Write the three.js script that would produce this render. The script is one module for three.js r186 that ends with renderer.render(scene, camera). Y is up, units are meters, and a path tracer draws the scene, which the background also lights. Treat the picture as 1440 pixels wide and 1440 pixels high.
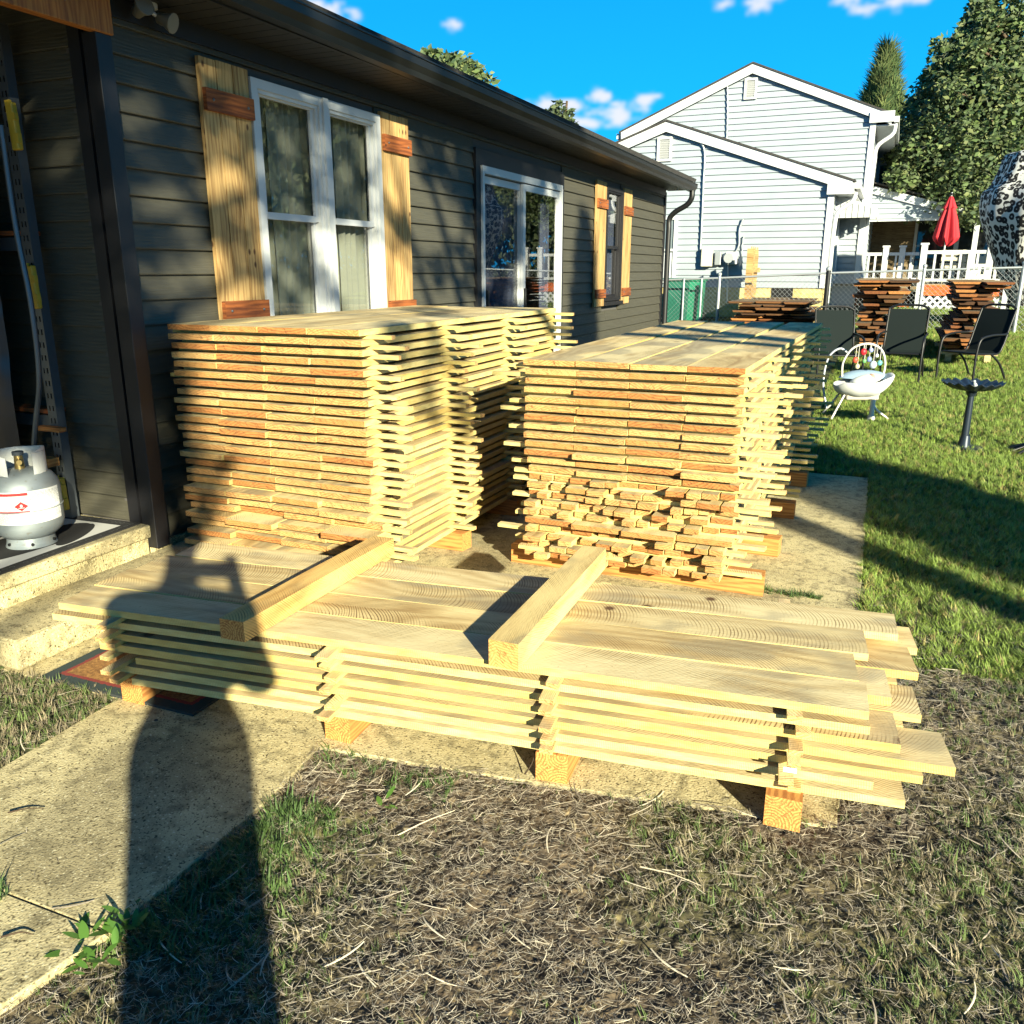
import * as THREE from 'three';
import { mergeGeometries } from 'three/addons/utils/BufferGeometryUtils.js';
import { MarchingCubes } from 'three/addons/objects/MarchingCubes.js';
import { RoundedBoxGeometry } from 'three/addons/geometries/RoundedBoxGeometry.js';

// ---------- camera, sky, sun, exposure ----------
const scene = new THREE.Scene();
const EYE = new THREE.Vector3(0, 1.5, 0), FOCAL = 1190, VPX = 1258, VPY = 380;   // calibrated from the house wall's vanishing point
const pitch = Math.atan((720 - VPY) / FOCAL);
const upC = [0, Math.cos(pitch), -Math.sin(pitch)];
let dC = [VPX - 720, 720 - VPY, FOCAL]; { const l = Math.hypot(...dC); dC = dC.map(v => v / l); }
const yaw = Math.asin((VPX - 720) / Math.hypot(VPX - 720, Math.hypot(720 - VPY, FOCAL)));
const FWD = new THREE.Vector3(-Math.sin(yaw) * Math.cos(pitch), -Math.sin(pitch), -Math.cos(yaw) * Math.cos(pitch));
const RIGHT = new THREE.Vector3(Math.cos(yaw), 0, -Math.sin(yaw));
const UPV = new THREE.Vector3().crossVectors(RIGHT, FWD);
const camera = new THREE.PerspectiveCamera(2 * Math.atan(720 / FOCAL) * 180 / Math.PI, 1, 0.03, 400);
camera.position.copy(EYE); camera.lookAt(EYE.clone().add(FWD)); scene.add(camera);
const ray = (u, v) => RIGHT.clone().multiplyScalar((u - 720) / FOCAL).addScaledVector(UPV, (720 - v) / FOCAL).add(FWD);
function at(u, v, axis, value) {            // a pixel's direction met with the plane axis = value
  const r = ray(u, v), t = (value - EYE[axis]) / r[axis];
  return EYE.clone().addScaledVector(r, t);
}
const renderer = new THREE.WebGLRenderer({ antialias: true });
renderer.setSize(1024, 1024);
renderer.toneMapping = THREE.LinearToneMapping;
renderer.toneMappingExposure = 3.0;
renderer.shadowMap.enabled = true; renderer.shadowMap.type = THREE.PCFSoftShadowMap;

const SUN = new THREE.Vector3(0.66, 0.318, 0.68).normalize();      // towards the sun
const sun = new THREE.DirectionalLight(new THREE.Color().setRGB(1, 0.93, 0.68), 5);
sun.position.copy(SUN).multiplyScalar(60).add(new THREE.Vector3(0, 0, -8)); sun.target.position.set(0, 0, -8);
sun.castShadow = true; sun.shadow.mapSize.set(4096, 4096); sun.shadow.radius = 1.2;
Object.assign(sun.shadow.camera, { left: -30, right: 30, top: 30, bottom: -30, near: 1, far: 140 });
scene.add(sun, sun.target);

// ---------- numbers and noise ----------
function rngOf(seed) { let a = seed >>> 0; return () => { a = a + 0x6D2B79F5 | 0; let t = Math.imul(a ^ a >>> 15, 1 | a); t = t + Math.imul(t ^ t >>> 7, 61 | t) ^ t; return ((t ^ t >>> 14) >>> 0) / 4294967296; }; }
const R0 = rngOf(12345);
const rr = (a, b, r = R0) => a + (b - a) * r();
const clamp = (x, a = 0, b = 1) => x < a ? a : x > b ? b : x;
const lerp = (a, b, t) => a + (b - a) * t;
const sstep = (a, b, x) => { const t = clamp((x - a) / (b - a)); return t * t * (3 - 2 * t); };
function hash2(x, y, s) { let h = Math.imul(x, 374761393) + Math.imul(y, 668265263) + Math.imul(s, 2147483647 ^ 0x5bd1e995) | 0; h = Math.imul(h ^ h >>> 13, 1274126177); h ^= h >>> 16; return (h >>> 0) / 4294967296; }
function vn(x, y, px = 0, py = 0, s = 1) {          // value noise, tiling with period px, py (0: none)
  const xi = Math.floor(x), yi = Math.floor(y); let fx = x - xi, fy = y - yi; fx = fx * fx * (3 - 2 * fx); fy = fy * fy * (3 - 2 * fy);
  const m = (a, p) => p ? ((a % p) + p) % p : a;
  const x0 = m(xi, px), x1 = m(xi + 1, px), y0 = m(yi, py), y1 = m(yi + 1, py);
  return lerp(lerp(hash2(x0, y0, s), hash2(x1, y0, s), fx), lerp(hash2(x0, y1, s), hash2(x1, y1, s), fx), fy);
}
function fbm(x, y, px = 0, py = 0, o = 4, s = 1) { let v = 0, a = 0.5, t = 0; for (let i = 0; i < o; i++) { v += a * vn(x, y, px, py, s + i); t += a; a *= 0.5; x *= 2; y *= 2; px *= 2; py *= 2; } return v / t; }

// the sky: clear deep blue, paler towards the horizon, a few small clouds where the photograph has them
{
  const W = 2048, H = 1024, d = new Float32Array(W * H * 4);
  const clouds = [[868, 160, 0.034, 0.012], [842, 138, 0.014, 0.007], [775, 150, 0.03, 0.01], [820, 172, 0.022, 0.006], [800, 145, 0.018, 0.006], [905, 138, 0.016, 0.005], [1068, 2, 0.022, 0.007], [1195, -2, 0.016, 0.006], [1255, 3, 0.034, 0.008], [635, 37, 0.01, 0.005], [460, 18, 0.03, 0.011], [1020, 3, 0.012, 0.006], [1385, -60, 0.07, 0.02], [700, -90, 0.08, 0.022], [300, -160, 0.1, 0.03]].map(([u, v, a, b]) => {
    const r = ray(u, v).normalize(); return { az: Math.atan2(r.x, -r.z), el: Math.asin(r.y), a, b };
  });
  const rc = rngOf(77);                                            // the same kind of small cloud all round the sky
  for (let i = 0; i < 26; i++) { const az = rr(0.75, 5.3, rc); clouds.push({ az, el: rr(0.1, 0.7, rc), a: rr(0.02, 0.09, rc), b: rr(0.008, 0.025, rc) }); }
  for (let j = 0; j < H; j++) for (let i = 0; i < W; i++) {
    const el = Math.PI * ((j + 0.5) / H - 0.5);
    const lon = 2 * Math.PI * ((i + 0.5) / W - 0.5);             // u = atan2(z, x) / 2pi + 0.5
    const dx = Math.cos(lon), dz = Math.sin(lon), az = Math.atan2(dx, -dz);
    const h = clamp(el / 1.4), t = Math.pow(1 - h, 2.6);
    let r = lerp(0.0006, 0.0075, t * t), g = lerp(0.022, 0.25, t), b = lerp(0.09, 0.53, t);
    if (el < 0) { r = 0.1; g = 0.14; b = 0.12; }
    else {
      let c = 0;
      for (const k of clouds) {
        let da = az - k.az; while (da > Math.PI) da -= 2 * Math.PI; while (da < -Math.PI) da += 2 * Math.PI;
        da *= Math.cos(el); const de = el - k.el;
        const q = (da / k.a) ** 2 + (de / k.b) ** 2;
        if (q > 5) continue;
        const n = fbm(az * 75, el * 170, 0, 0, 6, 9);
        c = Math.max(c, sstep(0.46, 0.86, n + 0.36 * (1 - q) * 0.75));
      }
      const lum = 0.32; r = lerp(r, lum, c * 0.9); g = lerp(g, lum * 0.99, c * 0.9); b = lerp(b, lum * 1.02, c * 0.9);
    }
    const o = (j * W + i) * 4; d[o] = r; d[o + 1] = g; d[o + 2] = b; d[o + 3] = 1;
  }
  const sky = new THREE.DataTexture(d, W, H, THREE.RGBAFormat, THREE.FloatType);
  sky.mapping = THREE.EquirectangularReflectionMapping; sky.magFilter = THREE.LinearFilter; sky.minFilter = THREE.LinearFilter; sky.wrapS = THREE.RepeatWrapping; sky.needsUpdate = true;
  scene.background = sky; scene.environment = sky;
}
// ---------- textures (what surfaces are made of) ----------
function tex(w, h, sx, sy, fn, srgb = true) {         // fn(u, v) in 0..1 returns sRGB bytes; the tile is sx by sy metres
  const d = new Uint8Array(w * h * 4);
  for (let j = 0; j < h; j++) for (let i = 0; i < w; i++) {
    const c = fn(i / w, j / h), o = (j * w + i) * 4;
    d[o] = clamp(c[0], 0, 255); d[o + 1] = clamp(c[1], 0, 255); d[o + 2] = clamp(c[2], 0, 255); d[o + 3] = c.length > 3 ? c[3] : 255;
  }
  const t = new THREE.DataTexture(d, w, h, THREE.RGBAFormat); t.wrapS = t.wrapT = THREE.RepeatWrapping; t.magFilter = THREE.LinearFilter; t.minFilter = THREE.LinearMipmapLinearFilter; t.generateMipmaps = true;
  if (srgb) t.colorSpace = THREE.SRGBColorSpace; t.repeat.set(1 / sx, 1 / sy); t.needsUpdate = true; return t;
}
const mix3 = (a, b, t) => [lerp(a[0], b[0], t), lerp(a[1], b[1], t), lerp(a[2], b[2], t)];
// rough-sawn board face: length along u (2.4 m), width along v (0.6 m)
function sawnFace(pale, dark, saw, seed, sawAmp) {
  return tex(2048, 512, 2.4, 0.6, (u, v) => {
    const w = fbm(u * 4, v * 3, 4, 3, 3, seed) * 2.4, s = v * 26 + w * 5;
    const ring = 0.5 + 0.5 * Math.sin(s * 2.1 + 1.5 * vn(u * 6, v * 10, 6, 10, seed + 3));
    const fib = vn(u * 60, v * 256, 60, 256, seed + 5) * 0.6 + vn(u * 220, v * 512, 220, 512, seed + 6) * 0.4;
    const patch = fbm(u * 5, v * 4, 5, 4, 4, seed + 11);
    let c = mix3(pale, dark, clamp(0.12 + ring * 0.5 * sstep(0.3, 0.7, patch) + (fib - 0.5) * 0.5 + (patch - 0.5) * 0.95));
    const q = u * 210 + 9 * (v - 0.3) * (v - 0.3) * 9 + vn(u * 30, v * 3, 30, 3, seed + 8) * 2.2;    // saw marks, a little bowed
    const f = q - Math.floor(q), line = sstep(0.55, 0.78, f) * (1 - sstep(0.82, 1, f));
    const am = sawAmp * sstep(0.35, 0.75, fbm(u * 9, v * 5, 9, 5, 3, seed + 14)) * (0.5 + hash2(Math.floor(q) % 210, 0, seed));
    c = mix3(c, saw, line * am);
    for (let k = 0; k < 2; k++) { let du = Math.abs(u - hash2(k, 31, seed)); du = Math.min(du, 1 - du); const dd = Math.hypot(du * 2.4, (v - hash2(k, 32, seed)) * 0.6) / (0.008 + 0.014 * hash2(k, 33, seed)); if (dd < 1.6) c = mix3(c, [74, 48, 26], dd < 0.8 ? 0.85 : 0.45 * (1.6 - dd) / 0.8); }
    const gr = fbm(u * 7 + 3, v * 3, 7, 3, 4, seed + 40); c = mix3(c, [128, 120, 102], 0.45 * sstep(0.58, 0.72, gr));
    const sp = vn(u * 300, v * 90, 300, 90, seed + 20); if (sp > 0.93) c = mix3(c, saw, (sp - 0.93) * 6);
    return c;
  });
}
const sawnBump = tex(1024, 512, 1.2, 0.6, (u, v) => { const q = u * 180 + vn(u * 15, v * 3, 15, 3, 4) * 2, f = q - Math.floor(q); const k = 140 + 90 * (vn(u * 120, v * 256, 120, 256, 3) - 0.5) + 60 * (fbm(u * 20, v * 40, 20, 40, 3, 2) - 0.5); return [k, k, k]; }, false);
const faceA = sawnFace([214, 197, 148], [160, 135, 90], [104, 82, 48], 21, 0.95);
const faceB = sawnFace([218, 202, 154], [174, 149, 102], [112, 90, 54], 57, 0.8);
const edgeTex = tex(1024, 128, 1.2, 0.15, (u, v) => {
  const q = u * 190 + v * 3 + vn(u * 20, v * 2, 20, 2, 5) * 1.6, f = q - Math.floor(q), n = fbm(u * 24, v * 8, 24, 8, 4, 6), fib = vn(u * 40, v * 64, 40, 64, 9);
  let c = mix3([206, 194, 134], [176, 152, 88], clamp(n * 0.9 - 0.12 + (fib - 0.5) * 0.4));
  return mix3(c, [150, 116, 56], sstep(0.6, 0.8, f) * (1 - sstep(0.86, 1, f)) * 0.55 * vn(u * 14, 0, 14, 0, 8));
});
function endGrain(a, b, deep, seed, ringF) {          // 0.3 m square of growth rings cut across
  return tex(512, 512, 0.3, 0.3, (u, v) => {
    const cx = 0.5 + 0.2 * Math.sin(seed), cy = -0.35;
    const r = Math.hypot((u - cx) * 1, v - cy) + 0.03 * fbm(u * 5, v * 5, 0, 0, 3, seed);
    const g = r * ringF, f = g - Math.floor(g);
    const n = fbm(u * 12, v * 12, 12, 12, 4, seed + 2), diag = vn((u + v) * 90, (u - v) * 14, 0, 0, seed + 4);
    let c = mix3(a, b, clamp(sstep(0.3, 0.95, f) * 0.75 + (n - 0.5) * 0.8));
    c = mix3(c, deep, clamp((diag - 0.62) * 1.6) + (vn(u * 160, v * 160, 160, 160, seed + 5) > 0.86 ? 0.35 : 0));
    return c;
  });
}
const endA = endGrain([190, 147, 90], [147, 101, 54], [78, 48, 24], 3, 26);
const endB = endGrain([198, 162, 104], [166, 120, 64], [92, 58, 28], 8, 34);
const endC = endGrain([176, 124, 68], [134, 84, 40], [68, 40, 18], 15, 22);
const endTimber = tex(256, 256, 0.1, 0.1, (u, v) => {
  const r = Math.hypot(u - 0.42, v - 0.4) + 0.03 * fbm(u * 4, v * 4, 0, 0, 2, 8), g = r * 11, f = g - Math.floor(g);
  let c = mix3([204, 152, 84], [156, 90, 38], sstep(0.35, 0.9, f) * (0.45 + 0.5 * fbm(u * 6, v * 6, 6, 6, 3, 17))); const n = fbm(u * 30, v * 30, 30, 30, 3, 7); c = mix3(c, [120, 66, 28], clamp((n - 0.5) * 2.2)); return mix3(c, [92, 50, 22], (r < 0.03 ? 0.6 : 0) + (Math.abs(Math.atan2(v - 0.4, u - 0.42) - 0.8) < 0.03 / (0.2 + r) * 0.4 ? 0.55 : 0));
});
const timberTex = tex(1024, 256, 1.0, 0.25, (u, v) => {
  const s = v * 34 + fbm(u * 3, v * 4, 3, 4, 3, 31) * 7, f = 0.5 + 0.5 * Math.sin(s * 2), n = fbm(u * 10, v * 30, 10, 30, 4, 33);
  return mix3([190, 136, 72], [134, 78, 34], clamp(f * 0.5 + (n - 0.5) * 1.1));
});
const agedTex = (a, b, k, seed) => tex(1024, 256, 1.2, 0.3, (u, v) => {            // weathered plank, knots and streaks
  const s = v * 30 + fbm(u * 4, v * 4, 4, 4, 3, seed) * 8, f = 0.5 + 0.5 * Math.sin(s * 2), n = fbm(u * 8, v * 40, 8, 40, 4, seed + 2), big = fbm(u * 4, v * 2, 4, 2, 3, seed + 4);
  let c = mix3(a, b, clamp(f * 0.42 + (n - 0.5) * 1.2 + (big - 0.5) * 1.0 + 0.1));
  for (let q = 0; q < 5; q++) { const x = hash2(q, 1, seed), y = hash2(q, 2, seed); let du = Math.abs(u - x); du = Math.min(du, 1 - du); const dd = Math.hypot(du * 60, (v - y) * 26); if (dd < 1) c = mix3(c, k, (1 - dd * dd) * 0.85); }
  return c;
});
const shutterTex = agedTex([196, 164, 108], [128, 96, 54], [62, 34, 16], 41);
const cleatTex = agedTex([150, 84, 36], [86, 42, 16], [34, 16, 8], 44);
const brownTex = agedTex([136, 100, 66], [76, 54, 36], [40, 28, 18], 47);
const greyTex = agedTex([150, 138, 112], [96, 84, 64], [50, 42, 30], 49);
const sidingBump = tex(1024, 256, 1.6, 0.121, (u, v) => { const s = v * 14 + fbm(u * 6, v * 2, 6, 2, 3, 61) * 5; const k = 128 + 70 * Math.sin(s * 3) * vn(u * 20, v * 6, 20, 6, 3) + 40 * (vn(u * 100, v * 40, 100, 40, 62) - 0.5); return [k, k, k]; }, false);
const sidingTex = tex(512, 128, 1.6, 0.121, (u, v) => { const n = fbm(u * 12, v * 10, 12, 10, 4, 66); return mix3([74, 72, 60], [62, 60, 51], n); });
const concreteTex = tex(1024, 1024, 1.3, 1.3, (u, v) => {
  const big = fbm(u * 5, v * 5, 5, 5, 5, 71), mid = fbm(u * 40, v * 40, 40, 40, 3, 72), fine = vn(u * 300, v * 300, 300, 300, 73);
  let c = mix3([204, 192, 148], [172, 159, 118], clamp(big * 1.3 - 0.2)); c = mix3(c, [112, 104, 76], clamp((mid - 0.5) * 2.0)); c = mix3(c, [112, 104, 80], 0.4 * sstep(0.55, 0.7, fbm(u * 3 + 0.4, v * 3, 3, 3, 5, 77)));
  if (fine > 0.74) c = mix3(c, [70, 62, 40], clamp((fine - 0.74) * 5)); else if (fine < 0.12) c = mix3(c, [226, 220, 186], 0.7); return c;
});
const concreteBump = tex(512, 512, 0.65, 0.65, (u, v) => { const k = 255 * (0.85 * vn(u * 150, v * 150, 150, 150, 74) + 0.15 * fbm(u * 60, v * 60, 60, 60, 2, 75)); return [k, k, k]; }, false);
const soilTex = tex(1024, 1024, 1.6, 1.6, (u, v) => {
  const big = fbm(u * 6, v * 6, 6, 6, 5, 81), fine = fbm(u * 90, v * 90, 90, 90, 3, 82), st = vn(u * 260, v * 50, 260, 50, 83), st2 = vn(u * 50, v * 260, 50, 260, 84);
  let c = mix3([104, 90, 70], [50, 42, 33], clamp(fine * 1.5 - 0.3 + (big - 0.5))); if (st > 0.83) c = mix3(c, [168, 148, 104], (st - 0.83) * 4); if (st2 > 0.85) c = mix3(c, [150, 130, 92], (st2 - 0.85) * 4); return c;
});
const soilBump = tex(512, 512, 0.8, 0.8, (u, v) => { const k = 255 * fbm(u * 24, v * 24, 24, 24, 5, 86); return [k, k, k]; }, false);
const blueSidingTex = tex(256, 256, 2, 2, (u, v) => { const n = fbm(u * 8, v * 8, 8, 8, 4, 91); return mix3([146, 156, 163], [137, 147, 155], n); });
const barkTex = tex(256, 256, 0.6, 0.6, (u, v) => { const n = fbm(u * 24, v * 5, 24, 5, 4, 95); return mix3([110, 92, 70], [52, 42, 32], n); });
const shingleTex = tex(512, 512, 1, 1, (u, v) => { const n = fbm(u * 60, v * 60, 60, 60, 2, 97); return mix3([70, 68, 66], [38, 37, 36], n); });

const M = {};
const std = (o) => new THREE.MeshStandardMaterial(o);
const lin = (r, g, b) => new THREE.Color().setRGB(r, g, b);
const tint = (k) => lin(k[0], k[1], k[2]);
// boards: [end, end, face, face, edge, edge]
const faceMat = (map, k) => std({ map, bumpMap: sawnBump, bumpScale: 0.0012, roughness: 0.88, color: tint(k) });
const endMat = (map, k) => std({ map, roughness: 0.9, color: tint(k) });
const edgeMat = (k) => std({ map: edgeTex, bumpMap: sawnBump, bumpScale: 0.001, roughness: 0.88, color: tint(k) });
const F = [faceMat(faceA, [1, 1, 1]), faceMat(faceB, [1, 1, 1]), faceMat(faceA, [1.1, 1.06, 0.98]), faceMat(faceB, [0.9, 0.87, 0.82])];
const ED = [edgeMat([1, 1, 1]), edgeMat([0.92, 0.88, 0.8]), edgeMat([1.06, 1.05, 1.05]), edgeMat([0.98, 0.88, 0.7])];
const EN = [endMat(endA, [1, 1, 1]), endMat(endB, [1, 1, 1]), endMat(endC, [0.95, 0.9, 0.85]), endMat(endA, [1.12, 1.08, 1.05]), endMat(endB, [0.8, 0.68, 0.55])];
const boardMats = []; for (let i = 0; i < 20; i++) { const e = EN[i % 5], f = F[(i * 7 + (i >> 2)) % 4], d = ED[(i * 3 + (i >> 1)) % 4]; boardMats.push([e, e, f, f, d, d]); }
const stickMats = [0, 1, 2].map(i => { const e = endMat(endB, [1.1, 1.12, 1.2]), f = faceMat(faceB, [1.05 + i * 0.05, 1.05, 1.0]), d = edgeMat([1.05, 1.05, 1.1 - i * 0.1]); return [e, e, f, f, d, d]; });
const timberM = std({ map: timberTex, bumpMap: sawnBump, bumpScale: 0.001, roughness: 0.85 }), timberE = std({ map: endTimber, roughness: 0.9 });
const timberMats = [timberE, timberE, timberM, timberM, timberM, timberM];
const paleBeamEnd = endMat(endB, [1.05, 1, 0.85]), paleBeam = std({ map: faceB, bumpMap: sawnBump, bumpScale: 0.0015, roughness: 0.88, color: lin(1, 0.92, 0.72) });
const orangeBeam = std({ map: faceB, bumpMap: sawnBump, bumpScale: 0.0015, roughness: 0.86, color: lin(1.05, 0.82, 0.5) });
const brownMats = [0, 1, 2, 3, 4, 5].map(i => { const k = [[0.62, 0.58, 0.56], [0.95, 0.78, 0.62], [0.5, 0.45, 0.42], [0.7, 0.5, 0.42], [1.5, 1.25, 1.0], [0.32, 0.28, 0.27]][i]; const f = std({ map: i === 2 ? greyTex : brownTex, roughness: 0.9, color: tint(k) }), e = endMat(endC, [[0.38, 0.36, 0.36], [0.68, 0.58, 0.5], [0.26, 0.25, 0.26], [0.42, 0.32, 0.28], [0.95, 0.92, 0.9], [0.15, 0.14, 0.15]][i]); return [e, e, f, f, f, f]; });
M.siding = std({ map: sidingTex, bumpMap: sidingBump, bumpScale: 0.0022, roughness: 0.62 });
M.blackTrim = std({ color: lin(0.008, 0.008, 0.01), roughness: 0.55 });
M.gutter = std({ color: lin(0.007, 0.008, 0.009), roughness: 0.45 });
M.soffit = std({ color: lin(0.014, 0.015, 0.017), roughness: 0.6 });
M.white = std({ color: lin(0.5, 0.52, 0.53), roughness: 0.4 });
M.whiteRough = std({ color: lin(0.46, 0.47, 0.47), roughness: 0.6 });
M.glass = new THREE.MeshPhysicalMaterial({ color: 0xffffff, roughness: 0.01, transmission: 1, thickness: 0, ior: 1.5 });
M.curtain = new THREE.MeshPhysicalMaterial({ color: lin(0.22, 0.24, 0.19), roughness: 1, transmission: 0.3, thickness: 0 });
M.darkCurtain = std({ color: lin(0.03, 0.04, 0.07), roughness: 0.9 });
M.inside = std({ color: lin(0.08, 0.075, 0.07), roughness: 0.9 });
M.shutter = [0, 1, 2].map(i => std({ map: shutterTex, bumpMap: sawnBump, bumpScale: 0.001, roughness: 0.85, color: tint([[0.84, 0.82, 0.8], [0.8, 0.78, 0.76], [0.92, 0.88, 0.83]][i]) }));
M.cleat = std({ map: cleatTex, bumpMap: sawnBump, bumpScale: 0.001, roughness: 0.8 });
M.concrete = std({ map: concreteTex, bumpMap: concreteBump, bumpScale: 0.0012, roughness: 0.94 });
M.foundation = std({ map: concreteTex, bumpMap: concreteBump, bumpScale: 0.003, roughness: 0.95, color: lin(1.15, 1.15, 1.1) });
M.blackMetal = std({ color: lin(0.012, 0.013, 0.014), roughness: 0.4, metalness: 0.3 });
M.steel = std({ color: lin(0.13, 0.15, 0.17), roughness: 0.42, metalness: 0.7 });
M.galv = std({ color: lin(0.42, 0.45, 0.46), roughness: 0.45, metalness: 0.6 });
M.bark = std({ map: barkTex, bumpMap: barkTex, bumpScale: 0.02, roughness: 0.95 });
M.roof = std({ map: shingleTex, roughness: 0.95 });
M.blueSiding = std({ map: blueSidingTex, roughness: 0.55 });

// ---------- building helpers ----------
const taken = new Map();
function numbered(name) { const n = taken.get(name) ?? 0; taken.set(name, n + 1); return n ? name + '_' + String(n).padStart(3, '0') : name; }
function add(o, name, label, category, group, kind) {           // a top-level thing
  o.name = numbered(name); o.userData = { label, category }; if (group) o.userData.group = group; if (kind) o.userData.kind = kind;
  scene.add(o); return o;
}
function setting(o, name, label, category) { o.name = numbered(name); o.userData = { kind: 'structure' }; if (label) o.userData.label = label; if (category) o.userData.category = category; scene.add(o); return o; }
function grp(name, label, category, pos, turn = 0, group) { const g = new THREE.Group(); g.position.set(...pos); g.rotation.y = turn; return add(g, name, label, category, group); }
function part(parent, name, geo, mat, pos, rot) {
  const m = new THREE.Mesh(geo, mat); m.name = name; if (pos) m.position.set(...pos); if (rot) m.rotation.set(...rot); parent.add(m); return m;
}
function node(parent, name, pos, rot) { const g = new THREE.Group(); g.name = name; if (pos) g.position.set(...pos); if (rot) g.rotation.set(...rot); parent.add(g); return g; }
function uvBox(g, off = [0, 0]) {                               // uv in metres from the face normal
  const p = g.attributes.position, n = g.attributes.normal, uv = new Float32Array(p.count * 2);
  for (let i = 0; i < p.count; i++) {
    const ax = Math.abs(n.getX(i)), ay = Math.abs(n.getY(i)), az = Math.abs(n.getZ(i)), x = p.getX(i), y = p.getY(i), z = p.getZ(i);
    let u, v; if (ax >= ay && ax >= az) { u = z; v = y; } else if (ay >= az) { u = x; v = z; } else { u = x; v = y; }
    uv[2 * i] = u + off[0]; uv[2 * i + 1] = v + off[1];
  }
  g.setAttribute('uv', new THREE.BufferAttribute(uv, 2)); return g;
}
function uvSwap(g) { const a = g.attributes.uv; for (let i = 0; i < a.count; i++) { const u = a.getX(i); a.setXY(i, a.getY(i), u); } return g; }
const box = (x, y, z, cx = 0, cy = 0, cz = 0) => uvBox(new THREE.BoxGeometry(x, y, z).translate(cx, cy, cz));
const rbox = (x, y, z, r = 0.005, cx = 0, cy = 0, cz = 0) => uvBox(new RoundedBoxGeometry(x, y, z, 2, r).translate(cx, cy, cz));
const V = (x, y, z) => new THREE.Vector3(x, y, z);
function rod(a, b, r0, r1 = r0, seg = 8) {                      // straight round bar
  const d = b.clone().sub(a), g = new THREE.CylinderGeometry(r1, r0, d.length(), seg, 1);
  g.applyQuaternion(new THREE.Quaternion().setFromUnitVectors(V(0, 1, 0), d.clone().normalize())); g.translate((a.x + b.x) / 2, (a.y + b.y) / 2, (a.z + b.z) / 2); return g;
}
function bar(a, b, w, h) {                                      // straight square bar
  const d = b.clone().sub(a), g = new THREE.BoxGeometry(w, d.length(), h);
  g.applyQuaternion(new THREE.Quaternion().setFromUnitVectors(V(0, 1, 0), d.clone().normalize())); g.translate((a.x + b.x) / 2, (a.y + b.y) / 2, (a.z + b.z) / 2); return uvBox(g);
}
const pipe = (pts, r, seg = 24, rs = 6, closed = false) => new THREE.TubeGeometry(new THREE.CatmullRomCurve3(pts, closed, 'centripetal'), seg, r, rs, closed);
const merge = (l) => mergeGeometries(l.map(g => { const q = g.index ? g.toNonIndexed() : g; for (const k of Object.keys(q.attributes)) if (!['position', 'normal', 'uv'].includes(k)) q.deleteAttribute(k); return q; }), false);
function prism(pts, depth, bevel = 0) {                         // outline in x, y, thickness along z
  const s = new THREE.Shape(pts.map(p => new THREE.Vector2(p[0], p[1])));
  return uvBox(new THREE.ExtrudeGeometry(s, { depth, bevelEnabled: bevel > 0, bevelSize: bevel, bevelThickness: bevel, bevelSegments: 2 }));
}
// a sawn board: length along x, thickness y, width z, resting on y = 0, a little bowed and cupped
function boardGeo(L, T, W, r, bow = 0.003, segs = 5) {
  const g = new THREE.BoxGeometry(L, T, W, segs, 1, 1).translate(0, T / 2, 0), p = g.attributes.position, n = g.attributes.normal, uv = g.attributes.uv;
  const o1 = r() * 2.4, o2 = r() * 0.6, ph = r() * 6, k1 = bow * (r() - 0.5) * 2, k2 = bow * (r() - 0.5) * 2, sk0 = (r() - 0.5) * 0.008, sk1 = (r() - 0.5) * 0.008, e1 = r() * 0.3, e2 = r() * 0.3, flip = r() < 0.5 ? 1 : -1;
  for (let i = 0; i < p.count; i++) {
    let x = p.getX(i), y = p.getY(i), z = p.getZ(i); const t = x / L;
    const ax = Math.abs(n.getX(i)) > 0.5, ay = Math.abs(n.getY(i)) > 0.5;
    if (ax) uv.setXY(i, flip * z + e1, y * flip + e2); else if (ay) uv.setXY(i, x + o1, z + o2); else uv.setXY(i, x + o1, y + o2);
    z += k1 * Math.cos(t * 5 + ph) + (Math.sign(z)) * k2 * 0.4 * Math.sin(t * 9 + ph); y += 0.0012 * Math.sin(t * 8 + ph);
    if (Math.abs(t) > 0.499) x += (t > 0 ? sk0 : sk1) * (z / W) * 2;
    p.setXYZ(i, x, y, z);
  }
  g.computeVertexNormals(); return g;
}
// ---------- ground, slab, path, stoop ----------
const slabPts = [[-3.32, -1.965], [-1.56, -2.0], [-0.75, -2.11], [0.02, -2.235], [0.015, -4.5], [-0.01, -6.74], [-3.32, -6.74]];
const pathPts = [[-2.42, -1.975], [-1.565, -2.008], [-1.525, -1.69], [-1.53, -1.135], [-2.375, -1.12]], pathPts2 = [[-2.375, -1.108], [-1.53, -1.123], [-1.62, -0.6], [-1.66, 2.4], [-2.5, 2.4]];
function inside(pts, x, z) { let c = false; for (let i = 0, j = pts.length - 1; i < pts.length; j = i++) { const [xi, zi] = pts[i], [xj, zj] = pts[j]; if ((zi > z) !== (zj > z) && x < (xj - xi) * (z - zi) / (zj - zi) + xi) c = !c; } return c; }
const paved = (x, z) => inside(slabPts, x, z) || inside(pathPts, x, z) || inside(pathPts2, x, z) || (x < -2.93 && z < -1.97 && z > -14 && x > -12) || (x < -3.3 && z < 3 && z > -14 && x > -12);
function nearPaved(x, z, d) { for (let a = 0; a < 8; a++) if (paved(x + d * Math.cos(a * 0.785), z + d * Math.sin(a * 0.785))) return true; return false; }
function slope(z) { const s = Math.max(0, -z - 6); return s <= 0 ? 0 : s < 2 ? 0.01125 * s * s : s < 22 ? 0.045 * (s - 1) : 0.945 + 0.004 * (s - 22); }
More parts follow.
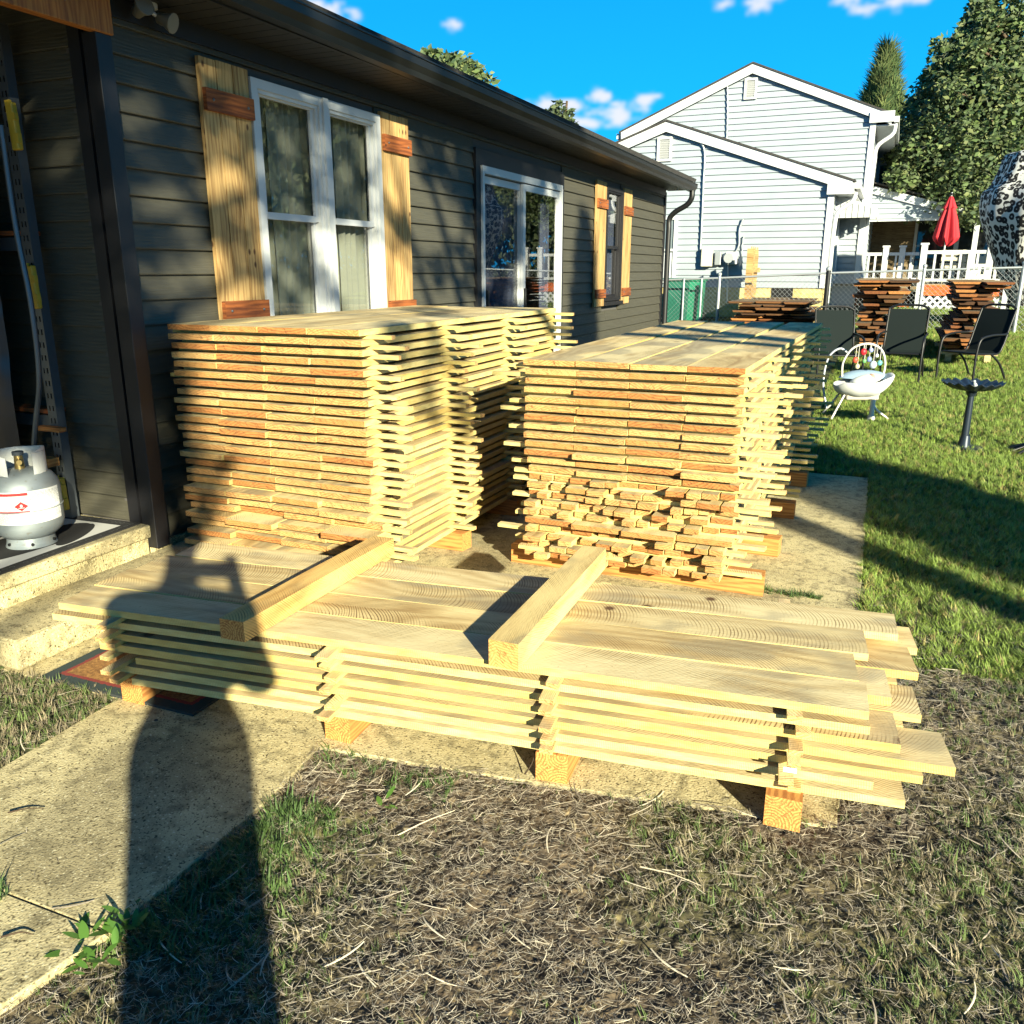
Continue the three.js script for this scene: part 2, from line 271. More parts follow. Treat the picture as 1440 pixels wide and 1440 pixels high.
function groundY(x, z) {
  const near = sstep(8, 4, Math.hypot(x, z + 2));
  const b = (fbm(x * 1.3 + 9, z * 1.3, 0, 0, 3, 5) - 0.5) * 0.05 + near * ((fbm(x * 7, z * 7, 0, 0, 3, 7) - 0.5) * 0.05 + (vn(x * 28, z * 28, 0, 0, 8) - 0.5) * 0.016);
  return slope(z) - 0.006 + b * (nearPaved(x, z, 0.07) ? 0.7 : 1);
}
// how green the turf is: worn to bare soil near the pile, lush on the lawn
function turf(x, z) {
  const n = fbm(x * 1.1 + 3, z * 1.1 + 7, 0, 0, 4, 15), lawn = Math.max(sstep(-3.6, -6.2, z - 0.35 * n), 0);
  const left = x < -2.3 && z > -2.1 ? 0.35 : 0, edge = sstep(0.5, 0, Math.abs(x + 1.35 - 0.25 * (z + 1.6))) * (z > -1.75 && z < -0.6 ? 0.6 : 0);
  const side = x > 0.05 && z < -2.4 ? 0.3 : 0;
  return clamp(lawn + left + edge + side + sstep(0.47, 0.64, n) * 0.62);
}
{
  const axis = (lo, hi, step, far, k) => { const a = []; for (let v = lo; v <= hi + 1e-6; v += step) a.push(v); let s = step, v = hi; while (v < far) { s *= k; v += s; a.push(v); } s = step; v = lo; while (v > -far) { s *= k; v -= s; a.unshift(v); } return a; };
  const xs = axis(-4.2, 4.2, 0.045, 220, 1.16), zs = axis(-7, 1.6, 0.045, 260, 1.14), nx = xs.length, nz = zs.length;
  const P = new Float32Array(nx * nz * 3), C = new Float32Array(nx * nz * 3), U = new Float32Array(nx * nz * 2), I = [];
  for (let j = 0; j < nz; j++) for (let i = 0; i < nx; i++) {
    const x = xs[i], z = zs[j], o = j * nx + i, t = turf(x, z); let y = groundY(x, z); if (paved(x, z)) { let deep = true; for (let a = 0; a < 8 && deep; a++) deep = paved(x + 0.075 * Math.cos(a * 0.785), z + 0.075 * Math.sin(a * 0.785)); y = Math.min(y, slope(z) - (deep ? 0.07 : 0.01)); }
    P.set([x, y, z], o * 3); U.set([x, z], o * 2);
    const k = 0.8 + 0.5 * vn(x * 3, z * 3, 0, 0, 19); C.set([lerp(1.0, 0.6, t) * k, lerp(1.0, 0.95, t) * k, lerp(1.0, 0.36, t) * k], o * 3);
    if (i && j) I.push(o - nx - 1, o - 1, o - nx, o - nx, o - 1, o);
  }
  const g = new THREE.BufferGeometry(); g.setAttribute('position', new THREE.BufferAttribute(P, 3)); g.setAttribute('color', new THREE.BufferAttribute(C, 3)); g.setAttribute('uv', new THREE.BufferAttribute(U, 2)); g.setIndex(I); g.computeVertexNormals();
  setting(new THREE.Mesh(g, std({ map: soilTex, bumpMap: soilBump, bumpScale: 0.03, roughness: 0.97, vertexColors: true })), 'ground', 'yard of worn soil and lawn', 'ground');
}
function slabMesh(pts, top, thick, mat) { const g = prism(pts.map(p => [p[0], -p[1]]), thick - 0.008, 0.004).rotateX(-Math.PI / 2); g.translate(0, top - thick + 0.004, 0); return new THREE.Mesh(uvBox(g), mat); }
setting(slabMesh(slabPts, 0, 0.12, M.concrete), 'patio_slab', 'concrete patio slab under the lumber', 'patio');
setting(slabMesh(pathPts, 0.0012, 0.12, M.concrete), 'garden_path', 'concrete path slab joining the patio', 'path');
setting(slabMesh(pathPts2, 0.0024, 0.12, M.concrete), 'garden_path', 'concrete path slab beyond the grassy joint', 'path');
setting(new THREE.Mesh(rbox(0.36, 0.13, 1.4, 0.018, -3.11, 0.067, -2.67), M.concrete), 'concrete_step', 'low concrete step in front of the stoop', 'step');
{
  const g = new THREE.Group(); setting(g, 'concrete_stoop', 'raised concrete stoop at the house entry', 'stoop');
  part(g, 'stoop_slab', rbox(2.4, 0.068, 5.06, 0.012, -4.495, 0.234, -0.49), M.concrete);
  part(g, 'stoop_block', rbox(2.36, 0.2, 5.04, 0.006, -4.495, 0.1, -0.49), M.foundation);
}

// ---------- the dark house ----------
const WALLX = -3.376, EXPO = 0.121, COR = -3.04, FAR = -13.65;
const house = new THREE.Group(); add(house, 'dark_house', 'long low house with dark lap siding, black gutter and rustic wood shutters', 'house');
{
  const r = rngOf(5);
  const openings = [[-5.385, -4.065, 1.14, 2.515], [-9.06, -6.9, 0.14, 2.50], [-11.28, -10.55, 1.10, 2.50]];
  const shell = new THREE.Shape([[-COR, 0], [-FAR, 0], [-FAR, 2.75], [-COR, 2.75]].map(p => new THREE.Vector2(...p)));
  for (const [z0, z1, y0, y1] of openings) shell.holes.push(new THREE.Path([[-z1, y0 + 0.02], [-z0, y0 + 0.02], [-z0, y1 - 0.02], [-z1, y1 - 0.02]].map(p => new THREE.Vector2(...p))));
  part(house, 'front_wall', new THREE.ExtrudeGeometry(shell, { depth: 0.1, bevelEnabled: false }).rotateY(Math.PI / 2).translate(-3.48, 0, 0), M.inside);
  part(house, 'back_wall', box(0.1, 2.75, 10.6, -10, 1.375, -8.34), M.siding);
  part(house, 'end_wall', box(6.46, 2.75, 0.1, -6.72, 1.375, FAR + 0.05), M.siding);
  part(house, 'entry_wall', box(2.1, 2.75, 0.1, -4.435, 1.375, COR - 0.062), M.inside);
  part(house, 'entry_back_wall', box(0.1, 2.75, 5.1, -5.54, 1.375, -0.5), M.siding);
  part(house, 'side_wall', box(4.4, 2.75, 0.1, -7.8, 1.375, 2.1), M.siding);
  part(house, 'floor', box(6.4, 0.1, 10.4, -6.72, 0.22, -8.35), M.inside);
  part(house, 'ceiling', box(6.4, 0.06, 10.4, -6.7, 2.71, -8.35), M.inside);
  part(house, 'foundation', box(0.05, 0.2, 10.6, -3.355, 0.046, -8.36), M.foundation);
  // lap siding, course by course, in lengths
  const course = (len) => prism([[0, 0], [0.027, 0], [0.029, 0.005], [0.007, EXPO + 0.006], [0, EXPO + 0.006]], len);
  for (let k = 0; k < 21; k++) {
    const y = 0.148 + k * EXPO, yTop = y + EXPO;
    let spans = [[FAR + 0.07, COR - 0.08]];
    for (const [a, b, y0, y1] of openings) if (yTop > y0 + 0.01 && y < y1 - 0.01) spans = spans.flatMap(([s, e]) => [[s, Math.min(e, a - 0.002)], [Math.max(s, b + 0.002), e]].filter(q => q[1] - q[0] > 0.03 && !(q[1] <= s || q[0] >= e)));
    for (const [s, e] of spans) {
      const cuts = [s]; let z = s; while (e - z > 3.6) { z += 1.4 + 2.2 * r(); if (e - z > 0.4) cuts.push(z); } cuts.push(e);
      for (let i = 0; i + 1 < cuts.length; i++) part(house, 'siding_board', course(cuts[i + 1] - cuts[i] - 0.002), M.siding, [WALLX, y, cuts[i]]);
    }
    if (y > 0.2 && k < 21) part(house, 'siding_board', course(2.0), M.siding, [-3.41, y, COR - 0.012], [0, -Math.PI / 2, 0]);
  }
  // corner boards, door and frieze trim
  part(house, 'corner_board', box(0.03, 2.48, 0.075, -3.352, 1.388, COR - 0.042), M.blackTrim);
  part(house, 'corner_board', box(0.07, 2.45, 0.03, -3.402, 1.44, COR + 0.008), M.blackTrim);
  part(house, 'corner_board', box(0.03, 2.5, 0.07, -3.352, 1.398, FAR + 0.035), M.blackTrim);
  part(house, 'frieze_board', box(0.02, 0.09, 10.45, -3.347, 2.64, -8.37), M.blackTrim);
  for (const [z, w] of [[-6.945, 0.09], [-9.02, 0.075]]) part(house, 'door_trim', box(0.03, 2.34, w, -3.345, 1.32, z), M.blackTrim);
  part(house, 'door_trim', box(0.03, 0.13, 2.15, -3.346, 2.43, -7.982), M.blackTrim);
  // porch: black post, wooden header with bolts
  part(house, 'porch_post', rbox(0.085, 2.345, 0.085, 0.004, -3.302, 1.32, -3.052), M.blackTrim);
  part(house, 'porch_post', rbox(0.085, 2.22, 0.085, 0.004, -3.302, 1.375, 1.9), M.blackTrim);
  const hd = part(house, 'porch_header', uvSwap(rbox(0.05, 0.25, 5.2, 0.006, -3.272, 2.612, -0.5)), std({ map: timberTex, roughness: 0.7, color: lin(0.75, 0.6, 0.42) }));
  for (const z of [-3.02, -2.86, -2.6, 1.9]) part(hd, 'bolt', new THREE.SphereGeometry(0.014, 10, 6).scale(0.6, 1, 1).translate(-3.246, z < -3 ? 2.64 : 2.58, z), M.steel);
  // soffit panels, fascia, gutter with end cap and brackets, downspout
  for (let z = FAR - 0.2, i = 0; z < 2.1; z += 0.3, i++) part(house, 'soffit_panel', merge([box(0.345, 0.012, 0.094, -3.19, 2.69, z + 0.05), box(0.345, 0.012, 0.094, -3.19, 2.69, z + 0.15), box(0.345, 0.012, 0.094, -3.19, 2.69, z + 0.25), box(0.345, 0.006, 0.298, -3.19, 2.7, z + 0.15)]), M.soffit);
  part(house, 'porch_ceiling', box(2.3, 0.03, 5.1, -4.5, 2.715, -0.48), M.soffit);
  part(house, 'fascia', box(0.022, 0.14, 16.1, -3.008, 2.752, -5.83), M.blackTrim);
  const gp = [[0, 0], [0.065, 0], [0.075, 0.03], [0.1, 0.062], [0.104, 0.1], [0.112, 0.104], [0.112, 0.112], [0.096, 0.112], [0.092, 0.066], [0.066, 0.034], [0.058, 0.007], [0.006, 0.007], [0.006, 0.112], [0, 0.112]];
  const gut = part(house, 'gutter', prism(gp, 16), M.gutter, [-2.995, 2.645, -13.75], [-0.0045, 0, 0]);
  part(gut, 'end_cap', prism([[0, 0], [0.065, 0], [0.075, 0.03], [0.1, 0.062], [0.104, 0.112], [0, 0.112]], 0.004), M.gutter, [0, 0, -0.0045]);
  part(house, 'gutter_bracket', box(0.02, 0.07, 0.03, -3.05, 2.65, -13.0), M.white);
  const dsp = [V(-2.94, 2.66, -13.6), V(-2.94, 2.56, -13.6), V(-3.0, 2.47, -13.62), V(-3.2, 2.36, -13.66), V(-3.285, 2.27, -13.68), V(-3.29, 2.1, -13.68), V(-3.29, 1.0, -13.68), V(-3.29, 0.45, -13.68)];
  part(house, 'downspout', pipe(dsp, 0.042, 60, 10), M.gutter);
  // roof
  const sl = Math.atan2(1.25, 3.75), rl = Math.hypot(3.75, 1.25) + 0.02;
  part(house, 'roof', box(rl, 0.05, 16.3, 0, 0, 0), M.roof, [-4.86, 3.46, -5.85], [0, 0, -sl]);
  part(house, 'roof', box(rl, 0.05, 16.3, 0, 0, 0), M.roof, [-8.6, 3.46, -5.85], [0, 0, sl]);
  for (const z of [FAR, 2.05]) part(house, 'gable', prism([[-3.4, 2.76], [-10.0, 2.76], [-6.73, 3.93]], 0.1), M.siding, [0, 0, z]);

  // windows: frame, sashes, panes, curtains
  function curtain(z0, z1, y0, y1, folds, amp, seed, tilt = 0) {
    const g = new THREE.PlaneGeometry(1, 1, 80, 6), p = g.attributes.position;
    for (let i = 0; i < p.count; i++) { const s = p.getX(i) + 0.5, t = p.getY(i) + 0.5; const q = s * folds + 0.7 * vn(s * 5, t * 1.5, 0, 0, seed); p.setXYZ(i, amp * Math.sin(q * 6.283) + 0.01 * vn(s * 9, t * 3, 0, 0, seed + 1), lerp(y0, y1, t), lerp(z1, z0, s) + tilt * (1 - t) * (1 - s)); }
    g.computeVertexNormals(); return g;
  }
  function hung(name, z0, z1, y0, y1, frame, curtainMat, w = 0.05) {      // a double-hung window: z0 < z1
    const n = node(house, name), xo = -3.345, zm = (z0 + z1) / 2, ym = y0 + (y1 - y0) * 0.47, W = z1 - z0;
    const bars = [];
    for (const z of [z0 + w / 2, z1 - w / 2]) bars.push(box(0.06, y1 - y0, w, xo, (y0 + y1) / 2, z), box(0.045, y1 - y0 - 2 * w, 0.022, xo - 0.006, (y0 + y1) / 2, z + (z < zm ? 1 : -1) * (w / 2 + 0.011)));
    for (const y of [y0 + w / 2, y1 - w / 2]) bars.push(box(0.06, w, W - 2 * w - 0.001, xo - 0.001, y, zm));
    bars.push(box(0.05, 0.02, W - 2 * w - 0.046, xo - 0.008, y1 - w - 0.01, zm));
    part(n, 'frame', merge(bars), frame);
    const iz0 = z0 + w + 0.022, iz1 = z1 - w - 0.022, s = 0.03;
    for (const [a, b, xs, nm] of [[ym, y1 - w, xo - 0.012, 'sash'], [y0 + w, ym + 0.035, xo - 0.034, 'sash']]) {
      part(n, nm, merge([box(0.02, b - a, s, xs, (a + b) / 2, iz0 + s / 2), box(0.02, b - a, s, xs, (a + b) / 2, iz1 - s / 2), box(0.02, s + 0.008, iz1 - iz0 - 2 * s, xs + 0.001, a + s / 2, zm), box(0.02, s, iz1 - iz0 - 2 * s, xs + 0.001, b - s / 2, zm)]), frame);
      part(n, 'pane', box(0.004, b - a - 0.02, iz1 - iz0 - 0.02, xs - 0.004, (a + b) / 2, zm), M.glass);
    }
    if (curtainMat) {
      part(n, 'curtain', curtain(z0 + 0.03, lerp(z0, z1, 0.62), y0, y1 - 0.02, 5, 0.014, 11).translate(-3.45, 0, 0), curtainMat);
      part(n, 'curtain', curtain(lerp(z0, z1, 0.52), z1 - 0.03, y0, y1 - 0.02, 5, 0.016, 17, -0.12).translate(-3.475, 0, 0), curtainMat);
    }
    return n;
  }
  hung('window', -4.735, -4.07, 1.15, 2.51, M.white, M.curtain);
  hung('window', -5.38, -4.74, 1.15, 2.51, M.white, M.curtain);
  part(house, 'window_mullion', box(0.075, 1.36, 0.05, -3.338, 1.83, -4.737), M.white);
  hung('window', -11.27, -10.56, 1.12, 2.49, M.blackTrim, M.darkCurtain, 0.045);
  part(house, 'window_sill', box(0.09, 0.045, 0.74, -3.33, 1.09, -10.915), M.blackTrim);
  // sliding patio door
  {
    const n = node(house, 'sliding_door'), z0 = -8.97, z1 = -6.99, y0 = 0.2, y1 = 2.36, xo = -3.345, zm = -7.95;
    part(n, 'frame', merge([box(0.07, y1 - y0, 0.05, xo, (y0 + y1) / 2, z0 + 0.025), box(0.07, y1 - y0, 0.04, xo, (y0 + y1) / 2, z1 - 0.02), box(0.07, 0.06, z1 - z0 - 0.092, xo, y1 - 0.03, (z0 + z1) / 2), box(0.07, 0.05, z1 - z0 - 0.092, xo, y0 + 0.025, (z0 + z1) / 2)]), M.white);
    for (const [a, b, x, nm] of [[z0 + 0.052, zm + 0.03, xo + 0.005, M.white], [zm - 0.03, z1 - 0.042, xo - 0.03, M.white]]) {
      part(n, 'panel_frame', merge([box(0.03, 2.04, 0.06, x, 1.27, a + 0.03), box(0.03, 2.04, 0.06, x, 1.27, b - 0.03), box(0.03, 0.06, b - a - 0.122, x, 2.26, (a + b) / 2), box(0.03, 0.09, b - a - 0.122, x, 0.296, (a + b) / 2)]), nm);
      part(n, 'pane', box(0.005, 1.93, b - a - 0.1, x, 1.285, (a + b) / 2), M.glass);
    }
    part(n, 'curtain', curtain(zm - 0.05, z1 - 0.05, 0.3, 2.3, 9, 0.018, 23).translate(-3.46, 0, 0), M.darkCurtain);
    part(n, 'curtain', curtain(z0 + 0.04, z0 + 0.3, 0.3, 2.3, 3, 0.02, 29).translate(-3.47, 0, 0), M.darkCurtain);
    for (const z of [z1 - 0.09, zm + 0.0]) part(n, 'handle', rbox(0.03, 0.22, 0.022, 0.008, xo + 0.028, 1.22, z), M.blackMetal);
  }
  // board-and-batten shutters: planks with two cross cleats
  function shutter(z0, z1, y0, y1, planks, cl, seed) {
    const n = node(house, 'shutter'), r = rngOf(seed), w = (z1 - z0) / planks;
    for (let i = 0; i < planks; i++) { const g = box(0.022, y1 - y0 + 0.012 * r(), w - 0.008, -3.331, (y0 + y1) / 2, z0 + (i + 0.5) * w); uvSwap(g); part(n, 'plank', shift(g, r() * 1.2, r() * 0.3), M.shutter[Math.floor(r() * 3)]); }
    for (const y of cl) { const c = part(n, 'cleat', shift(box(0.024, 0.105, z1 - z0 - 0.01, -3.307, y, (z0 + z1) / 2 - 0.006), r(), r() * 0.3), M.cleat);  }
    for (const y of cl) for (const z of [z0 + 0.05, z1 - 0.06]) part(n, 'nail', new THREE.SphereGeometry(0.008, 8, 5).translate(-3.295, y, z), M.steel);
  }
  function shift(g, du, dv) { const a = g.attributes.uv; for (let q = 0; q < a.count; q++) a.setXY(q, (Number.isNaN(a.getX(q)) ? 0 : a.getX(q)) + du, (Number.isNaN(a.getY(q)) ? 0 : a.getY(q)) + dv); return g; }
  shutter(-4.06, -3.685, 1.17, 2.535, 3, [2.34, 1.285], 3);
  shutter(-5.765, -5.39, 1.17, 2.535, 3, [2.345, 1.235], 4);
  shutter(-10.545, -10.15, 1.07, 2.52, 3, [2.27, 1.22], 6);
  shutter(-11.68, -11.29, 1.07, 2.52, 3, [2.25, 1.22], 8);
  // twin-head flood light under the soffit
  {
    const f = at(205, 6, 'y', 2.68), n = node(house, 'flood_light', [f.x, 2.683, f.z]);
    part(n, 'base', new THREE.CylinderGeometry(0.05, 0.05, 0.02, 18).translate(0, -0.01, 0), M.white);
    for (const s of [-1, 1]) { const h = part(n, 'lamp_head', new THREE.LatheGeometry([[0.0, -0.02], [0.025, -0.018], [0.03, 0.02], [0.045, 0.055], [0.045, 0.06], [0, 0.06]].map(p => new THREE.Vector2(...p)), 16), std({ color: lin(0.16, 0.16, 0.14), roughness: 0.5 }), [0.02, -0.05, s * 0.07], [0.6, 0, s > 0 ? -1.2 : -2.0]); }
    part(n, 'arm', merge([rod(V(0, -0.015, 0), V(0.01, -0.045, 0.06), 0.01), rod(V(0, -0.015, 0), V(0.01, -0.045, -0.06), 0.01)]), M.white);
  }
}
function rebase(g, p) { for (const c of g.children) c.position.sub(p); g.position.copy(p); }
rebase(house, V(-6.7, 0, -8.35));
// ---------- sawn lumber: every board, sticker and bearer is a thing ----------
const HALF = Math.PI / 2;
const ONES = ['', 'first', 'second', 'third', 'fourth', 'fifth', 'sixth', 'seventh', 'eighth', 'ninth', 'tenth', 'eleventh', 'twelfth', 'thirteenth', 'fourteenth', 'fifteenth', 'sixteenth', 'seventeenth', 'eighteenth', 'nineteenth', 'twentieth'];
const nth = (n) => n === 1 ? 'top' : n <= 20 ? ONES[n] : 'twenty-' + ONES[n - 20], ord = (n) => ONES[n];
function lumber(name, label, category, group, geo, mats, x, y, z, turn) { const m = new THREE.Mesh(geo, mats); m.position.set(x, y, z); m.rotation.y = turn; return add(m, name, label, category, group); }
{ // tall stack against the house
  const r = rngOf(101), T = 0.0262, P = 0.0449, rows = 26, y0 = 0.1, cols = [-3.29, -4.0, -4.78, -5.55];
  for (let k = 0; k < rows; k++) {
    const low = sstep(12, 24, rows - k), rowZ = (r() - 0.5) * (0.02 + 0.07 * low), y = y0 + k * P; let x = -3.225 + (r() - 0.5) * 0.02 + 0.012 * low;
    for (let j = 0; j < 4; j++) {
      const W = 0.268 + r() * 0.016, L = 2.44 + (r() - 0.5) * 0.06, st = (r() - 0.5) * (0.016 + 0.05 * low) + (r() < 0.1 ? 0.03 * r() : 0);
      lumber('sawn_board', 'sawn board in the stack against the house, ' + nth(rows - k) + ' row down, ' + ord(j + 1) + ' from wall', 'board', 'boards of the stack against the house', boardGeo(L, T, W, r), boardMats[Math.floor(r() * 20)], x + W / 2, y, -3.2 - L / 2 + rowZ + st, HALF + (r() - 0.5) * 0.004);
      x += W + 0.002 + r() * 0.006;
    }
    if (k < rows - 1) cols.forEach((c, ci) => { const L = 1.24 + r() * 0.08, tip = -1.99 + r() * 0.085 - (r() < 0.3 ? 0.04 : 0); lumber('wood_sticker', 'wood sticker under ' + nth(rows - k) + ' row of the stack against the house, ' + ord(ci + 1) + ' column from post', 'sticker', 'stickers in the stack against the house', boardGeo(L, P - T - 0.0006, 0.03 + r() * 0.008, r, 0.001, 1), stickMats[Math.floor(r() * 3)], tip - L / 2, y + T + 0.0002, c + (r() - 0.5) * 0.03 - (c > -3.4 ? 0.012 : 0), (r() - 0.5) * 0.02); });
  }
  for (const z of [-3.34, -4.02, -4.78, -5.5]) lumber('wood_bearer', 'timber bearer under the stack against the house, ' + ord([-3.34, -4.02, -4.78, -5.5].indexOf(z) + 1) + ' from the post', 'bearer', 'bearers under the stack against the house', boardGeo(1.26, 0.099, 0.095, r, 0.001, 1), timberMats, -2.65, 0.001, z, (r() - 0.5) * 0.02);
}
{ // tall stack out on the slab
  const r = rngOf(202), T = 0.0255, P = 0.0439, y0 = 0.1, rows = 23, cols = [-3.87, -4.58, -5.42, -6.3, -7.15], X0 = -1.575, X1 = -0.545;
  const strips = (k) => k < 4 || (k > 4 && k < 10);
  for (let k = 0; k < rows; k++) {
    const y = y0 + k * P; let x = X0 + (r() - 0.5) * 0.016; const rowZ = (r() - 0.5) * 0.02;
    if (strips(k)) {
      let n = 0; while (x < X1 - 0.05 && n < 16) {
        const W = Math.min(0.05 + r() * 0.055, X1 + 0.012 - x), L = 2.9 + r() * 0.6, st = (r() - 0.5) * 0.1;
        lumber('narrow_strip', 'narrow sawn strip in the stack by the lawn, ' + nth(rows - k) + ' row down, ' + ord(n + 1) + ' from house', 'strip', 'narrow strips low in the stack by the lawn', boardGeo(L, T, W, r, 0.002, 3), boardMats[Math.floor(r() * 20)], x + W / 2, y, -3.8 - L / 2 + st + rowZ, HALF);
        x += W + 0.003 + r() * (r() < 0.25 ? 0.035 : 0.008); n++;
      }
    } else for (let j = 0; j < 4; j++) {
      const W = 0.25 + r() * 0.008, L = 3.6 + (r() - 0.5) * 0.12, st = (r() - 0.5) * (k < 13 ? 0.07 : 0.018), fan = k > 18 ? 0.012 * (1.6 - j) : 0;
      lumber('sawn_board', 'sawn board in the stack by the lawn, ' + nth(rows - k) + ' row down, ' + ord(4 - j) + ' from lawn edge', 'board', 'boards of the stack by the lawn', boardGeo(L, T, W, r), boardMats[Math.floor(r() * 20)], x + W / 2 - fan * L / 2, y, -3.78 - L / 2 + st, HALF + fan);
      x += W + 0.002 + r() * 0.005;
    }
    if (k < rows - 1) cols.forEach((c, ci) => { const L = 1.17 + r() * 0.1, tip = -0.50 + r() * 0.14 + (r() < 0.3 ? 0.1 * r() : 0); lumber('wood_sticker', 'wood sticker under ' + nth(rows - k) + ' row of stack by the lawn, ' + ord(ci + 1) + ' column from low stack', 'sticker', 'stickers in the stack by the lawn', boardGeo(L, P - T - 0.0006, 0.032 + r() * 0.012, r, 0.001, 1), stickMats[Math.floor(r() * 3)], tip - L / 2, y + T + 0.0002, c + (r() - 0.5) * 0.06, (r() - 0.5) * 0.04); });
  }
  for (const z of [-3.98, -4.62, -5.42, -6.3]) lumber('wood_bearer', 'timber bearer under the stack by the lawn, ' + ord([-3.98, -4.62, -5.42, -6.3].indexOf(z) + 1) + ' from the low stack', 'bearer', 'bearers under the stack by the lawn', boardGeo(1.3, 0.099, 0.1, r, 0.001, 1), timberMats, -1.06, 0.001 + slope(z), z, (r() - 0.5) * 0.03);
}
{ // low stack across the front
  const r = rngOf(303), T = 0.0262, P = 0.0424, y0 = 0.097, rows = 7, ang = 0.119, ca = Math.cos(ang), sa = Math.sin(ang);
  const O = V(-2.57, 0, -1.905);                     // front left corner of the top layer; u along the boards, w to the rear
  const put = (u, w) => [O.x + u * ca - w * sa * 1, O.z - u * sa - w * ca];
  const right = [[2.775, 2.7, 2.75, 2.72], [2.69, 2.74, 2.7, 2.75], [2.81, 2.72, 2.78, 2.7], [2.876, 2.78, 2.76, 2.8], [2.743, 2.82, 2.78, 2.84], [2.66, 2.737, 2.83, 2.857], [2.66, 2.645, 2.69, 2.8]];
  const left = [0.27, 0.22, 0.3, 0.16, 0.18, -0.03, 0.0];
  for (let k = 0; k < rows; k++) {
    let w = 0.002 + (k === rows - 1 ? 0 : (r() - 0.5) * 0.012); const y = y0 + k * P;
    for (let j = 0; j < 4; j++) {
      const W = 0.172 + r() * 0.012, u0 = left[k] + (r() - 0.5) * 0.05 * (j ? 1 : 0.2) + 0.01 * j, u1 = right[k][j], L = u1 - u0;
      const [x, z] = put((u0 + u1) / 2, w + W / 2);
      lumber('sawn_board', 'pale board in the low stack, ' + nth(rows - k) + ' layer down, ' + ord(j + 1) + ' from the path', 'board', 'boards of the low stack', boardGeo(L, T - r() * 0.003, W, r, 0.003, 8), boardMats[Math.floor(r() * 20)], x, y, z, ang + (r() - 0.5) * 0.003);
      w += W + 0.002 + r() * 0.008;
    }
    if (k < rows - 1) [0.24, 1.075, 1.79, 2.475].forEach((u, i) => { const L = 0.84 + r() * 0.05, fr = -0.035 - r() * 0.045; const [x, z] = put(u + (r() - 0.5) * 0.03, fr + L / 2); lumber('wood_sticker', 'short sticker under ' + nth(rows - k) + ' layer of the low stack, ' + ord(i + 1) + ' column from the stoop', 'sticker', 'stickers in the low stack', boardGeo(L, P - T - 0.0006, 0.034 + r() * 0.01, r, 0.001, 1), stickMats[Math.floor(r() * 3)], x, y + T + 0.0002, z, HALF + ang + (r() - 0.5) * 0.05); });
  }
  for (const [bx, bz] of [[-2.345, -1.97], [-1.52, -2.05], [-0.79, -2.115], [-0.12, -2.16]]) lumber('wood_bearer', 'timber bearer under the low stack, ' + ord(bx < -2 ? 1 : bx < -1 ? 2 : bx < -0.5 ? 3 : 4) + ' from the stoop', 'bearer', 'bearers under the low stack', boardGeo(0.86, 0.096, 0.098, r, 0.001, 1), timberMats, bx - 0.43 * sa * 0.6, 0.0005, bz - 0.43, HALF + ang * 0.6);
  const top = y0 + 6 * P + T + 0.0015;
  const bR = rngOf(9), e1 = paleBeamEnd;
  lumber('timber_beam', 'pale square beam across the low stack, beside the stack by the lawn', 'beam', null, boardGeo(0.95, 0.084, 0.094, bR, 0.001, 2), [e1, e1, paleBeam, paleBeam, paleBeam, paleBeam], -0.94, top, -2.535, HALF + 0.035);
  lumber('timber_beam', 'golden-brown beam across the low stack, near the stoop end', 'beam', null, boardGeo(0.93, 0.068, 0.092, bR, 0.001, 2), [timberE, timberE, orangeBeam, orangeBeam, orangeBeam, orangeBeam], -1.795, top, -2.365, HALF + 0.02);
  // a small printed tag stapled to the end of a sticker
  const cv = document.createElement('canvas'); cv.width = 96; cv.height = 48; const c = cv.getContext('2d'); c.fillStyle = '#e9ece8'; c.fillRect(0, 0, 96, 48); c.fillStyle = '#555'; for (const [a, b, w, h] of [[12, 14, 5, 20], [22, 18, 8, 5], [22, 28, 8, 5], [36, 18, 8, 5], [36, 28, 8, 5], [52, 14, 14, 5], [52, 22, 14, 5], [61, 22, 5, 14], [72, 14, 6, 22]]) c.fillRect(a, b, w, h);
  const ct = new THREE.CanvasTexture(cv); ct.colorSpace = THREE.SRGBColorSpace;
  const tg = at(1111, 1083, 'z', -2.118); const tag = new THREE.Mesh(new THREE.BoxGeometry(0.034, 0.014, 0.0015), std({ map: ct, roughness: 0.6 })); tag.position.set(tg.x, tg.y, -2.118); tag.rotation.y = ang; add(tag, 'paper_tag', 'tiny white printed tag on a sticker end of the low stack', 'tag');
}
